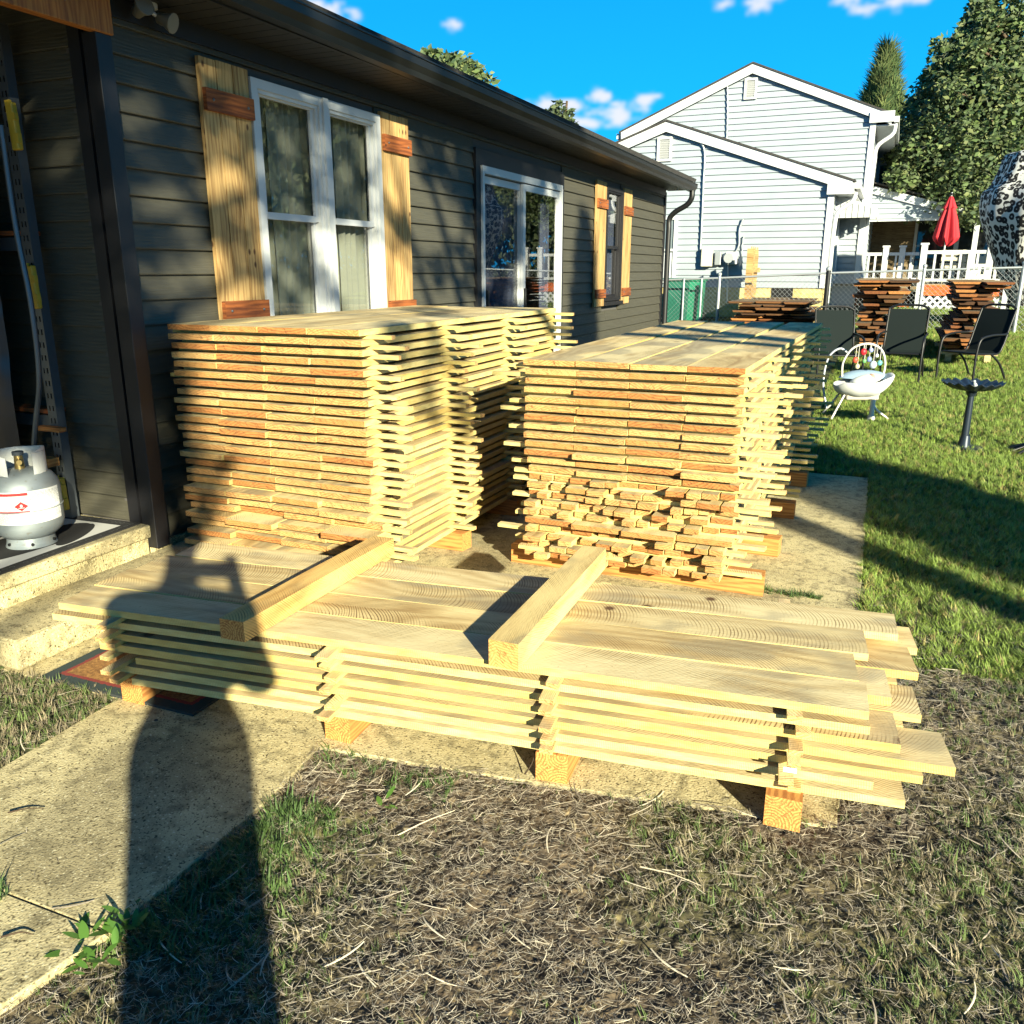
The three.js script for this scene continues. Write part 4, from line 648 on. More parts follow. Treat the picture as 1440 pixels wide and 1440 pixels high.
    part(h, 'porch_roof', prism([[q1[0] - 0.4, q1[1] + 0.3], [q2[0] + 0.3, q2[1] + 0.13], [q2[0] + 0.3, q2[1] + 0.17], [q1[0] - 0.4, q1[1] + 0.34]], 4.2).translate(0, 0, Z3 - 4), M.roof);
    const w0 = p(1196, 340)[0], w1 = p(1420, 340)[0]; part(h, 'porch_back_wall', box(w1 - w0, 4, 0.15, (w0 + w1) / 2, 1.6, Z3 - 3.4), std({ map: greyTex, color: lin(0.7, 0.62, 0.52), roughness: 0.85 }));
    part(h, 'porch_post', box(0.14, q0[1] - 0.9, 0.14, q0[0] + 0.07, (q0[1] + 0.9) / 2, Z3 + 0.05), M.white); part(h, 'porch_post', box(0.12, q2[1] - 0.9, 0.12, p(1372, 330)[0], (q2[1] + 0.9) / 2, Z3 + 0.05), M.white);
    const n = node(h, 'porch_door', [p(1356, 340)[0], 1.25, Z3 - 3.28]); part(n, 'frame', merge([box(0.12, 2.1, 0.06, 0, 1.05, 0), box(0.08, 2.1, 0.06, -1.1, 1.05, 0), box(0.08, 2.1, 0.06, 1.1, 1.05, 0), box(2.1, 0.1, 0.06, 0, 2.15, 0)]), M.whiteRough); for (const s of [-1, 1]) part(n, 'pane', box(0.98, 2.0, 0.01, s * 0.55, 1.05, 0), std({ color: lin(0.02, 0.025, 0.025), roughness: 0.03 }));
  }
  rebase(h, V((xl + xr) / 2, g1, Z1 - 4));
}
// ---------- deck with white railing ----------
{
  const Z = -21.5, p = (u, v, z = Z) => at(u, v, 'z', z), d = new THREE.Group(); add(d, 'raised_deck', 'raised deck with white picket railing, rust skirt and white lattice', 'deck');
  const x0 = p(1295, 390).x, x1 = p(1418, 390).x, top = p(1350, 352).y, bot = p(1350, 398).y, low = p(1350, 415).y, gr = slope(Z) - 0.06;
  part(d, 'deck_floor', box(x1 - x0 + 3.2, 0.05, 5.2, (x0 + x1) / 2 - 1.5, bot - 0.05, Z - 2.66), std({ map: greyTex, roughness: 0.9 }));
  part(d, 'skirt_board', box(x1 - x0, bot - low - 0.03, 0.04, (x0 + x1) / 2, (bot + low) / 2 - 0.03, Z - 0.02), std({ map: cleatTex, roughness: 0.85, color: lin(2.1, 1.5, 1.15) }));
  const span = (xa, xb, z, nm) => { const n = node(d, 'railing'); part(n, 'rail', box(xb - xa, 0.07, 0.08, (xa + xb) / 2, top - 0.035, z), M.white); part(n, 'rail', box(xb - xa, 0.06, 0.06, (xa + xb) / 2, bot + 0.06, z), M.white); const c = Math.floor((xb - xa) / 0.15); for (let k = 1; k < c; k++) part(n, 'baluster', box(0.045, top - bot - 0.15, 0.04, lerp(xa, xb, k / c), (top + bot) / 2 + 0.01, z), M.white); };
  const post = (x, z, y0) => { const n = part(d, 'railing_post', box(0.13, top + 0.12 - y0, 0.13, x, (top + 0.12 + y0) / 2, z), M.white); part(n, 'post_cap', box(0.17, 0.04, 0.17, x, top + 0.14, z), M.white); };
  const xm = p(1388, 390).x; span(x0 + 0.065, xm - 0.065, Z); span(xm + 0.065, x1 - 0.065, Z + 0.0);
  post(x0, Z, gr); post(xm, Z, bot - 0.1); post(x1, Z, gr);
  const xs = p(1183, 380, Z - 2).x, xt = p(1243, 380, Z - 2).x, xu = p(1266, 380, Z - 2).x; span(xs, xt - 0.07, Z - 2); span(xt + 0.07, x0 - 0.05, Z - 2); post(xt, Z - 2, bot - 0.1); post(xu, Z - 2, bot - 0.1);
  const steps = node(d, 'deck_steps'); for (let k = 0; k < 4; k++) part(steps, 'tread', box(1.1, 0.05, 0.3, x0 - 0.75, gr + 0.14 + k * 0.15, Z - 0.2 - k * 0.28), std({ map: cleatTex, roughness: 0.85, color: lin(1.5, 1.1, 0.9) })); part(steps, 'stringer', merge([bar(V(x0 - 1.3, gr, Z), V(x0 - 1.3, bot, Z - 1.3), 0.05, 0.2), bar(V(x0 - 0.2, gr, Z), V(x0 - 0.2, bot, Z - 1.3), 0.05, 0.2)]), M.cleat);
  // diagonal lattice
  const L = []; const w = x1 - x0 - 0.16, hh = low - gr - 0.06, cx = (x0 + x1) / 2, cy = gr + hh / 2 + 0.02; for (const s of [-1, 1]) for (let t = -hh; t < w; t += 0.155) { const ax = Math.max(0, t), bx = Math.min(w, t + hh); if (bx - ax < 0.05) continue; const ya = ax - t, yb = bx - t; const A = V(cx - w / 2 + ax, cy - hh / 2 + (s > 0 ? ya : hh - ya), Z + 0.005 + s * 0.006), B = V(cx - w / 2 + bx, cy - hh / 2 + (s > 0 ? yb : hh - yb), Z + 0.005 + s * 0.006); L.push(bar(A, B, 0.05, 0.008)); }
  const lt = part(d, 'lattice', merge(L), M.white); lt.userData.kind = 'stuff';
  rebase(d, V((x0 + x1) / 2, gr, Z - 2));
  // things on the deck
  const Zu = -22.6, ub = p(1329, 343, Zu), ut = p(1332, 276, Zu), H = ut.y - ub.y; const g = grp('closed_umbrella', 'closed red patio umbrella on the deck', 'umbrella', [ub.x, bot - 0.02, Zu]);
  const prof = [[0.02, H], [0.05, H * 0.97], [0.11, H * 0.8], [0.13, H * 0.75], [0.1, H * 0.74], [0.16, H * 0.5], [0.22, H * 0.15], [0.2, H * 0.02], [0.1, 0]].map(q => new THREE.Vector2(...q)).reverse(); const lg = new THREE.LatheGeometry(prof, 64), lp = lg.attributes.position; for (let i = 0; i < lp.count; i++) { const a = Math.atan2(lp.getZ(i), lp.getX(i)), y = lp.getY(i), k = 1 + 0.3 * Math.sin(a * 8 + y * 0.8) * sstep(H, H * 0.6, y); lp.setX(i, lp.getX(i) * k); lp.setZ(i, lp.getZ(i) * k); if (y < H * 0.1) lp.setY(i, y + 0.06 * Math.sin(a * 8)); } lg.computeVertexNormals();
  part(g, 'canopy', lg, std({ color: lin(0.36, 0.008, 0.018), roughness: 0.75, side: THREE.DoubleSide }), [0, ub.y - bot + 0.02, 0]); part(g, 'pole', rod(V(0, 0, 0), V(0, ut.y - bot + 0.1, 0), 0.02), M.galv); part(g, 'finial', new THREE.SphereGeometry(0.035, 10, 8).translate(0, ut.y - bot + 0.06, 0), M.blackMetal); part(g, 'base', new THREE.CylinderGeometry(0.2, 0.24, 0.08, 20).translate(0, 0.04, 0), M.blackMetal);
  const bA = p(1322, 375, Z - 0.6), bB = p(1360, 350, Z - 0.6); const bn = grp('deck_bench', 'cream slatted bench behind the deck railing', 'bench', [(bA.x + bB.x) / 2, bot - 0.02, Z - 0.7]); const bw = bB.x - bA.x, cream = std({ color: lin(0.5, 0.46, 0.34), roughness: 0.7 }); for (let k = 0; k < 3; k++) part(bn, 'back_slat', box(bw, 0.11, 0.03, 0, bB.y - bot - 0.06 - k * 0.14, 0.2), cream); part(bn, 'seat', box(bw, 0.05, 0.45, 0, 0.42, -0.05), cream); for (const s of [-1, 1]) { part(bn, 'leg', box(0.06, bB.y - bot, 0.06, s * (bw / 2 - 0.05), (bB.y - bot) / 2, 0.165), cream); part(bn, 'leg', box(0.06, 0.42, 0.06, s * (bw / 2 - 0.05), 0.2, -0.24), cream); }
}
{ // white fretwork board standing on the slab stack
  const z = -13.3, a = at(1358, 391, 'z', z), b = at(1396, 370, 'z', z), w = b.x - a.x, hh = b.y - a.y, s = new THREE.Shape([[0, 0], [w, 0], [w, hh], [0, hh]].map(q => new THREE.Vector2(...q))); for (const [x, y, c, d] of [[0.1, 0.3, 0.16, 0.5], [0.3, 0.22, 0.14, 0.2], [0.3, 0.6, 0.14, 0.22], [0.56, 0.3, 0.13, 0.5], [0.74, 0.22, 0.16, 0.2], [0.74, 0.58, 0.16, 0.22]]) s.holes.push(new THREE.Path([[x * w, y * hh], [(x + c) * w, y * hh], [(x + c) * w, (y + d) * hh], [x * w, (y + d) * hh]].map(q => new THREE.Vector2(...q))));
  const m = new THREE.Mesh(uvBox(new THREE.ExtrudeGeometry(s, { depth: 0.03, bevelEnabled: false })), std({ color: lin(0.55, 0.55, 0.46), roughness: 0.7 })); m.position.set(a.x, a.y - 0.01, z); add(m, 'fretwork_board', 'white cut-out board standing on the slab stack before the deck', 'board');
}
// ---------- chain-link fence ----------
{
  const f = new THREE.Group(); add(f, 'chain_link_fence', 'galvanised chain-link fence with pipe posts in front of the neighbour house', 'fence'); const Z = -17.2;
  const tops = [[925, 394], [1012, 391], [1165, 384], [1300, 380], [1440, 376], [1640, 371]].map(q => at(q[0], q[1], 'z', Z));
  const base = (x) => groundY(x, Z) + 0.02;
  tops.forEach((t, i) => { const q = part(f, 'post', rod(V(t.x, base(t.x) - 0.1, Z), V(t.x, t.y + 0.06, Z), i === 2 ? 0.045 : 0.03, undefined, 10), i === 2 ? M.blackMetal : M.galv); part(q, 'post_cap', new THREE.SphereGeometry(i === 2 ? 0.055 : 0.04, 10, 8).translate(t.x, t.y + 0.07, Z), M.galv); });
  for (let i = 0; i + 1 < tops.length; i++) part(f, 'top_rail', rod(tops[i], tops[i + 1], 0.02, 0.02, 8), M.galv);
  for (const u of [962, 987]) { const t = at(u, 392, 'z', Z + 0.03); part(f, 'post', rod(V(t.x, base(t.x) - 0.1, Z + 0.03), V(t.x, t.y, Z + 0.03), 0.02), M.galv); }
  const W = []; const xa = tops[0].x, xb = tops[5].x, st = 0.085; const ty = (x) => { for (let i = 0; i + 1 < tops.length; i++) if (x <= tops[i + 1].x) return lerp(tops[i].y, tops[i + 1].y, (x - tops[i].x) / (tops[i + 1].x - tops[i].x)); return tops[5].y; };
  for (const s of [-1, 1]) for (let x = xa - 1; x < xb + 1; x += st) { let A = V(x, base(x), Z + s * 0.003), x2 = x + s * (ty(clamp(x, xa, xb)) - base(x)); let B = V(x2, ty(clamp(x2, xa, xb)), Z + s * 0.003); if (Math.min(A.x, B.x) < xa || Math.max(A.x, B.x) > xb) continue; W.push(rod(A, B, 0.0026, 0.0026, 3)); }
  const m = part(f, 'wire_mesh', merge(W), M.galv); m.userData.kind = 'stuff'; rebase(f, V(tops[2].x, base(tops[2].x), Z));
}
{ // wooden fence panel seen end on, wheeled bins beside it
  const x = at(1056, 400, 'z', -18.0).x, g = grp('picket_fence', 'weathered wooden picket fence seen end on against the pale house', 'fence', [x, slope(-18) - 0.1, -18]); const hy = at(1056, 346, 'z', -17.7).y - slope(-18) + 0.1;
  const pm = M.shutter[1]; for (let k = 0; k < 7; k++) part(g, 'picket', prism([[-0.02, 0], [0.02, 0], [0.02, hy - 0.14], [0, hy - 0.1 * (k % 2)], [-0.02, hy - 0.14]], 0.12), pm, [0, 0, -0.62 + k * 0.135]); part(g, 'post', box(0.13, hy - 0.05, 0.13, 0.02, (hy - 0.05) / 2, 0.42), pm); part(g, 'fence_rail', merge([box(0.05, 0.09, 1, 0.046, 0.4, -0.14), box(0.05, 0.09, 1, 0.046, hy - 0.45, -0.14)]), pm);
  const bin = (u, mat, lab, z) => { const b = at(u, 432, 'z', z), q = grp('wheeled_bin', lab, 'bin', [b.x, slope(z) - 0.05, z], 0.1); const hb = at(u, 393, 'z', z).y - slope(z) + 0.05; const bg = new THREE.BoxGeometry(0.52, hb - 0.06, 0.55, 1, 4, 1).translate(0, (hb - 0.06) / 2 + 0.03, 0), bp = bg.attributes.position; for (let i = 0; i < bp.count; i++) { const t = 0.84 + 0.16 * bp.getY(i) / hb; bp.setX(i, bp.getX(i) * t); bp.setZ(i, bp.getZ(i) * t); } bg.computeVertexNormals(); part(q, 'body', bg, mat); part(q, 'lid', rbox(0.58, 0.06, 0.62, 0.02, 0, hb, 0), mat); for (const s of [-1, 1]) part(q, 'wheel', new THREE.CylinderGeometry(0.1, 0.1, 0.05, 16).rotateZ(HALF).translate(s * 0.26, 0.1, -0.25), M.blackMetal); };
  bin(952, std({ color: lin(0.01, 0.1, 0.07), roughness: 0.5 }), 'dark green wheeled bin behind the fence, beside the downspout', -17.9); bin(971, std({ color: lin(0.01, 0.18, 0.1), roughness: 0.5 }), 'bright green wheeled bin behind the fence, away from the downspout', -18.0);
}
{ // leopard-print cover bulging over a tall frame
  const Z = -17.8, px = (u, v) => at(u, v, 'z', Z), c = px(1462, 320), s = (v, u) => { const a = px(u, v), b = px(1462, v); return [b.x - a.x, a.y]; };
  const prof = [s(430, 1440), s(405, 1424), s(380, 1410), s(352, 1398), s(330, 1388), s(310, 1379), s(290, 1375), s(272, 1377), s(262, 1386), s(245, 1392), s(225, 1397), s(217, 1404), s(214, 1430), s(213, 1461)];
  const t = tex(1024, 512, 1, 1, (u, v) => {
    let best = 9, id = 0; const X = u * 54, Y = v * 25; for (let a = -1; a < 2; a++) for (let b = -1; b < 2; b++) { const xi = Math.floor(X) + a, yi = Math.floor(Y) + b, m = (q, w) => ((q % w) + w) % w; const cx = xi + 0.2 + 0.6 * hash2(m(xi, 54), m(yi, 25), 3), cy = yi + 0.2 + 0.6 * hash2(m(xi, 54), m(yi, 25), 4); const dd = Math.hypot(X - cx, (Y - cy) * 1.15); if (dd < best) { best = dd; id = hash2(m(xi, 54), m(yi, 25), 5) * 6.28; } }
    const n = vn(X * 3, Y * 3, 102, 60, 6) * 0.16, r = best + n; const ring = sstep(0.17, 0.21, r) * (1 - sstep(0.56, 0.6, r)), gap = vn(X * 1.6, Y * 1.6, 0, 0, 9) > 0.22 ? 1 : 0; let col = [206, 204, 196]; if (r < 0.26) col = [168, 166, 158]; return mix3(col, [20, 20, 22], ring * gap);
  });
  const pts = []; const cr = new THREE.SplineCurve(prof.map(q => new THREE.Vector2(Math.max(q[0], 0.001), q[1] - prof[0][1]))); for (let i = 0; i <= 60; i++) pts.push(cr.getPoint(i / 60)); const g = new THREE.LatheGeometry(pts, 90), p = g.attributes.position; for (let i = 0; i < p.count; i++) { const a = Math.atan2(p.getZ(i), p.getX(i)), y = p.getY(i), k = 1 + 0.035 * Math.sin(a * 9 + y * 2) + 0.03 * (fbm(a * 3 + 9, y * 2, 0, 0, 3, 4) - 0.5); p.setX(i, p.getX(i) * k); p.setZ(i, p.getZ(i) * k); } g.computeVertexNormals();
  const o = grp('covered_gazebo', 'leopard-print fabric cover bulging over a tall frame beside the deck', 'cover', [c.x, slope(Z) - 0.1, Z]); const y0 = prof[0][1] - slope(Z) + 0.1; part(o, 'fabric_cover', g, new THREE.MeshPhysicalMaterial({ map: t, roughness: 0.9, side: THREE.DoubleSide }), [0, y0, 0]); for (let k = 0; k < 4; k++) part(o, 'frame_leg', rod(V(0.35 * Math.cos(k * 1.57 + 0.6), 0, 0.35 * Math.sin(k * 1.57 + 0.6)), V(0.3 * Math.cos(k * 1.57 + 0.6), y0 + 0.8, 0.3 * Math.sin(k * 1.57 + 0.6)), 0.03), M.blackMetal);
}
// ---------- patio chairs, baby swing, bird bath ----------
const slingM = new THREE.MeshPhysicalMaterial({ color: lin(0.009, 0.014, 0.014), roughness: 0.85, specularIntensity: 0.25 });
function chair(label, pos, turn) {
  const g = grp('patio_chair', label, 'chair', [pos.x, pos.y, pos.z], turn, 'sling chairs on the lawn');
  const sheet = (pts, w) => { const c = new THREE.CatmullRomCurve3(pts), n = 18, P = [], I = []; for (let i = 0; i <= n; i++) { const q = c.getPoint(i / n), sag = 0.012 * Math.sin(Math.PI * i / n); for (let s = 0; s <= 4; s++) P.push((s / 4 - 0.5) * w, q.y - sag * Math.sin(Math.PI * s / 4), q.z + sag * 0.6 * Math.sin(Math.PI * s / 4)); } for (let i = 0; i < n; i++) for (let s = 0; s < 4; s++) { const o = i * 5 + s; I.push(o, o + 1, o + 5, o + 1, o + 6, o + 5); } const q = new THREE.BufferGeometry(); q.setAttribute('position', new THREE.Float32BufferAttribute(P, 3)); q.setIndex(I); q.computeVertexNormals(); return q; };
  const ds = slingM.clone(); ds.side = THREE.DoubleSide;
  part(g, 'seat', sheet([V(0, 0.42, 0.26), V(0, 0.405, 0.05), V(0, 0.4, -0.16), V(0, 0.43, -0.22)], 0.5), ds); part(g, 'backrest', sheet([V(0, 0.42, -0.21), V(0, 0.6, -0.27), V(0, 0.8, -0.33), V(0, 0.99, -0.4)], 0.5), ds);
  for (const s of [-1, 1]) { const x = s * 0.265; part(g, 'side_rail', pipe([V(x, 0.41, 0.29), V(x, 0.4, 0.0), V(x, 0.405, -0.17), V(x, 0.5, -0.235), V(x, 0.8, -0.33), V(x, 1.0, -0.4)], 0.014, 40, 8), M.blackMetal); part(g, 'arm', pipe([V(x * 1.12, 0, 0.3), V(x * 1.12, 0.42, 0.3), V(x * 1.12, 0.6, 0.25), V(x * 1.12, 0.65, 0.08), V(x * 1.1, 0.66, -0.2), V(x, 0.67, -0.29)], 0.016, 40, 8), M.blackMetal); part(g, 'leg', pipe([V(x, 0.4, -0.02), V(x * 1.05, 0.26, -0.2), V(x * 1.08, 0.02, -0.36), V(x * 1.08, 0, -0.37)], 0.015, 24, 8), M.blackMetal); }
  part(g, 'top_bar', pipe([V(-0.265, 0.99, -0.4), V(-0.18, 1.035, -0.41), V(0, 1.045, -0.415), V(0.18, 1.035, -0.41), V(0.265, 0.99, -0.4)], 0.016, 24, 8), M.blackMetal); part(g, 'front_bar', rod(V(-0.265, 0.41, 0.28), V(0.265, 0.41, 0.28), 0.013), M.blackMetal); g.scale.setScalar(0.86); return g;
}
{ const sink = (p) => V(p.x, groundY(p.x, p.z) - 0.005, p.z);
  chair('black sling patio chair half hidden behind the lumber stack by the lawn', sink(onGround(1172, 540)), 0.25);
  chair('black sling patio chair squarely facing, behind the baby swing', sink(onGround(1262, 536)), -0.12);
  chair('black sling patio chair turned sideways behind the bird bath', sink(onGround(1362, 537)), -0.75);
}
{
  const p = onGround(1208, 590), g = grp('baby_swing', 'white cushioned baby swing with colourful toy arch on the lawn', 'baby swing', [p.x, groundY(p.x, p.z), p.z], 0.35); g.scale.setScalar(0.88);
  const pad = new THREE.SphereGeometry(1, 36, 20), q = pad.attributes.position; for (let i = 0; i < q.count; i++) { let x = q.getX(i), y = q.getY(i), z = q.getZ(i); const r = Math.hypot(x, z), dish = y > 0 ? -0.1 * (1 - r * r) * 1.2 + y * 0.05 : y * 0.2; const wr = 0.012 * Math.sin(x * 9 + z * 3) * (y > 0 ? 1 : 0.3); q.setXYZ(i, x * 0.32, 0.44 + dish + wr + 0.1 * x * x * Math.sign(x) * 0.6, z * 0.26); } pad.computeVertexNormals();
  const cloth = std({ color: lin(0.62, 0.64, 0.62), roughness: 0.9 }), blu = std({ color: lin(0.22, 0.32, 0.42), roughness: 0.9 }), pl = std({ color: lin(0.6, 0.58, 0.52), roughness: 0.45 });
  part(g, 'seat_pad', pad, cloth); part(g, 'head_cushion', new THREE.SphereGeometry(1, 20, 14).scale(0.17, 0.06, 0.13).rotateZ(0.2).translate(0.03, 0.435, -0.02), cloth); part(g, 'pink_insert', new THREE.SphereGeometry(1, 16, 12).scale(0.05, 0.055, 0.1).translate(0.08, 0.45, 0.0), std({ color: lin(0.5, 0.3, 0.22), roughness: 0.9 })); part(g, 'blue_liner', new THREE.SphereGeometry(1, 20, 10, 0, 6.3, 0, 1.3).scale(0.3, 0.12, 0.16).translate(0.06, 0.41, -0.15), blu);
  part(g, 'toy_arch', pipe([V(-0.2, 0.44, -0.12), V(-0.21, 0.62, -0.1), V(-0.13, 0.78, -0.06), V(0.02, 0.83, -0.04), V(0.17, 0.77, -0.06), V(0.25, 0.62, -0.1), V(0.25, 0.44, -0.12)], 0.012, 50, 8), pl);
  part(g, 'rear_hoop', pipe([V(-0.34, 0.1, -0.12), V(-0.38, 0.4, -0.2), V(-0.33, 0.68, -0.22), V(-0.22, 0.76, -0.22), V(-0.12, 0.7, -0.22)], 0.014, 40, 8), M.galv);
  const toys = [[-0.02, 0.74, 0.035, [0.45, 0.01, 0.02]], [-0.1, 0.65, 0.032, [0.42, 0.06, 0.03]], [-0.07, 0.58, 0.026, [0.55, 0.5, 0.3]], [0.0, 0.64, 0.022, [0.12, 0.35, 0.12]], [0.05, 0.66, 0.028, [0.15, 0.2, 0.45]], [0.1, 0.6, 0.04, [0.35, 0.42, 0.5]], [0.17, 0.62, 0.028, [0.1, 0.35, 0.35]], [0.06, 0.76, 0.024, [0.25, 0.3, 0.6]], [0.13, 0.7, 0.02, [0.6, 0.6, 0.6]]];
  for (const [x, y, r, c] of toys) { const t = part(g, 'hanging_toy', new THREE.IcosahedronGeometry(r, 2).scale(1, 1.1, 0.8), std({ color: lin(...c), roughness: 0.5 }), [x, y, -0.04]); part(t, 'string', rod(V(0, 0, 0), V(0, 0.8 - y + 0.02, 0), 0.003), pl); }
  part(g, 'motor_box', rbox(0.36, 0.1, 0.2, 0.02, -0.02, 0.27, 0.0), std({ color: lin(0.34, 0.32, 0.26), roughness: 0.6 })); part(g, 'hub', new THREE.CylinderGeometry(0.03, 0.05, 0.14, 14).translate(0.05, 0.33, 0), pl);
  part(g, 'front_foot', merge([new THREE.CylinderGeometry(0.026, 0.026, 0.2, 14).translate(0.08, 0.14, 0.14), new THREE.CylinderGeometry(0.035, 0.05, 0.06, 14).translate(0.08, 0.03, 0.14)]), pl);
  for (const [a, b, c] of [[V(-0.2, 0.3, 0.06), V(-0.3, 0.12, 0.12), V(-0.36, 0.015, 0.16)], [V(-0.2, 0.3, -0.1), V(-0.27, 0.14, -0.18), V(-0.34, 0.015, -0.24)], [V(0.17, 0.3, 0.05), V(0.12, 0.16, 0.08), V(0.28, 0.015, 0.1)], [V(0.16, 0.34, -0.1), V(0.2, 0.14, -0.16), V(0.3, 0.015, -0.22)]]) part(g, 'leg', pipe([a, b, c], 0.012, 20, 8), pl);
}
{
  const p = onGround(1354, 632), tp = at(1368, 540, 'z', p.z), g = grp('bird_bath', 'dark metal pedestal bird bath with scalloped bowl and tiny bird', 'bird bath', [p.x, groundY(p.x, p.z), p.z]); const H = tp.y - groundY(p.x, p.z), lean = (tp.x - p.x) * 0.8, bm = std({ color: lin(0.02, 0.03, 0.045), roughness: 0.38, metalness: 0.35 });
  const bowl = new THREE.LatheGeometry([[0.02, -0.02], [0.12, -0.012], [0.22, 0.015], [0.3, 0.055], [0.305, 0.062], [0.29, 0.06], [0.2, 0.03], [0.1, 0.012], [0, 0.008]].map(q => new THREE.Vector2(...q)), 72), b = bowl.attributes.position; for (let i = 0; i < b.count; i++) { const a = Math.atan2(b.getZ(i), b.getX(i)), r = Math.hypot(b.getX(i), b.getZ(i)), k = sstep(0.08, 0.3, r); b.setY(i, b.getY(i) + 0.012 * k * Math.cos(a * 18)); const s = 1 + 0.03 * k * Math.cos(a * 18); b.setX(i, b.getX(i) * s); b.setZ(i, b.getZ(i) * s); } bowl.computeVertexNormals();
  bowl.scale(0.78, 0.9, 0.78); part(g, 'bowl', bowl, bm, [lean, H - 0.04, 0]); part(g, 'pedestal', merge([rod(V(0, 0.03, 0), V(lean, H - 0.05, 0), 0.033, 0.024, 16), rod(V(0, 0, 0), V(0.005, 0.12, 0), 0.06, 0.036, 16), rod(V(lean * 0.95, H - 0.1, 0), V(lean, H - 0.05, 0), 0.03, 0.05, 16)]), bm); part(g, 'base_plate', new THREE.CylinderGeometry(0.13, 0.16, 0.03, 24).translate(0.02, 0.012, 0), bm);
  const bird = part(g, 'bird_figure', merge([new THREE.SphereGeometry(0.022, 12, 8).scale(0.8, 1.5, 0.8).rotateZ(0.4), new THREE.SphereGeometry(0.013, 10, 8).translate(-0.012, 0.035, 0), new THREE.ConeGeometry(0.005, 0.016, 6).rotateZ(1.6).translate(-0.028, 0.036, 0), new THREE.ConeGeometry(0.01, 0.04, 6).rotateZ(2.6).translate(0.02, -0.035, 0)]), std({ color: lin(0.3, 0.34, 0.34), roughness: 0.6 }), [lean + 0.01, H + 0.0, 0.12]);
}
{ // feet of a dark metal stand at the edge of the lawn
  const p = onGround(1462, 640), g = grp('metal_plant_stand', 'black metal plant stand with splayed flat feet on the lawn', 'plant stand', [p.x, groundY(p.x, p.z), p.z]); for (let k = 0; k < 5; k++) { const a = 2.4 + k * 0.42; part(g, 'foot', pipe([V(0, 0.12, 0), V(Math.cos(a) * 0.1, 0.07, Math.sin(a) * 0.1), V(Math.cos(a) * 0.24, 0.012, Math.sin(a) * 0.24)], 0.012, 16, 8), M.blackMetal); } part(g, 'stem', rod(V(0, 0.08, 0), V(0, 0.62, 0), 0.018), M.blackMetal); part(g, 'top_ring', new THREE.TorusGeometry(0.13, 0.012, 8, 28).rotateX(HALF).translate(0, 0.63, 0), M.blackMetal);
}
// ---------- trees and hedges ----------
const leafGeo = (() => { const g = new THREE.BufferGeometry(); g.setAttribute('position', new THREE.Float32BufferAttribute([0, 0, 0, 0.32, 0.12, 0.4, 0, 0, 1, -0.32, 0.12, 0.4], 3)); g.setIndex([0, 1, 2, 0, 2, 3]); g.computeVertexNormals(); return g; })();
const needleGeo = (() => { const P = [], I = []; for (let k = 0; k < 5; k++) { const a = (k - 2) * 0.42, o = k * 3, s = Math.sin(a), c = Math.cos(a), h = 0.1 * (k % 2); P.push(-0.07 * c, 0, 0.07 * s, 0.07 * c, 0, -0.07 * s, s, h, c); I.push(o, o + 1, o + 2); } const g = new THREE.BufferGeometry(); g.setAttribute('position', new THREE.Float32BufferAttribute(P, 3)); g.setIndex(I); g.computeVertexNormals(); return g; })();
const leafMat = new THREE.MeshPhysicalMaterial({ color: 0xffffff, roughness: 0.75, transmission: 0.3, thickness: 0, side: THREE.DoubleSide });
const needleMat = std({ color: 0xffffff, roughness: 0.85, side: THREE.DoubleSide });
const dummy = new THREE.Object3D(), tc = new THREE.Color();
function crown(clusters, n, size, pal, r, geo = leafGeo, mat = leafMat, shellBias = 0.55) {
  const w = clusters.map(c => Math.pow(c[3], 1.3) * c[4] ** 0.7), tot = w.reduce((a, b) => a + b, 0), m = new THREE.InstancedMesh(geo, mat, n); let i = 0;
  clusters.forEach((c, ci) => {
    const k = ci === clusters.length - 1 ? n - i : Math.round(n * w[ci] / tot);
    for (let q = 0; q < k && i < n; q++, i++) {
      let x, y, z, l; do { x = r() * 2 - 1; y = r() * 2 - 1; z = r() * 2 - 1; l = Math.hypot(x, y, z); } while (l > 1 || l < 0.05);
      const rad = Math.pow(l, shellBias) * (0.72 + 0.55 * fbm(x / l * 2.4 + ci * 7, y / l * 2.4 + z / l * 2.4, 0, 0, 3, 7)) / l;
      dummy.position.set(c[0] + x * rad * c[3], c[1] + y * rad * c[4], c[2] + z * rad * c[3]);
      dummy.rotation.set(r() * 6.28, r() * 6.28, r() * 6.28); dummy.scale.setScalar(size * (0.6 + 0.8 * r())); dummy.updateMatrix(); m.setMatrixAt(i, dummy.matrix);
      const p = pal[Math.floor(r() * pal.length)], v = 0.75 + 0.5 * r(); tc.setRGB(p[0] * v, p[1] * v, p[2] * v); m.setColorAt(i, tc);
    }
  });
  m.name = 'crown'; m.userData.kind = 'stuff'; return m;
}
function limb(pts, r0, r1) { const c = new THREE.CatmullRomCurve3(pts), n = 14, g = new THREE.TubeGeometry(c, n, 1, 8), p = g.attributes.position; for (let i = 0; i <= n; i++) { const q = c.getPointAt(i / n), rad = lerp(r0, r1, i / n); for (let j = 0; j <= 8; j++) { const o = i * 9 + j; p.setXYZ(o, q.x + (p.getX(o) - q.x) * rad, q.y + (p.getY(o) - q.y) * rad, q.z + (p.getZ(o) - q.z) * rad); } } g.computeVertexNormals(); const uv = g.attributes.uv; for (let i = 0; i < uv.count; i++) uv.setXY(i, uv.getX(i) * c.getLength(), uv.getY(i) * 0.8); return g; }
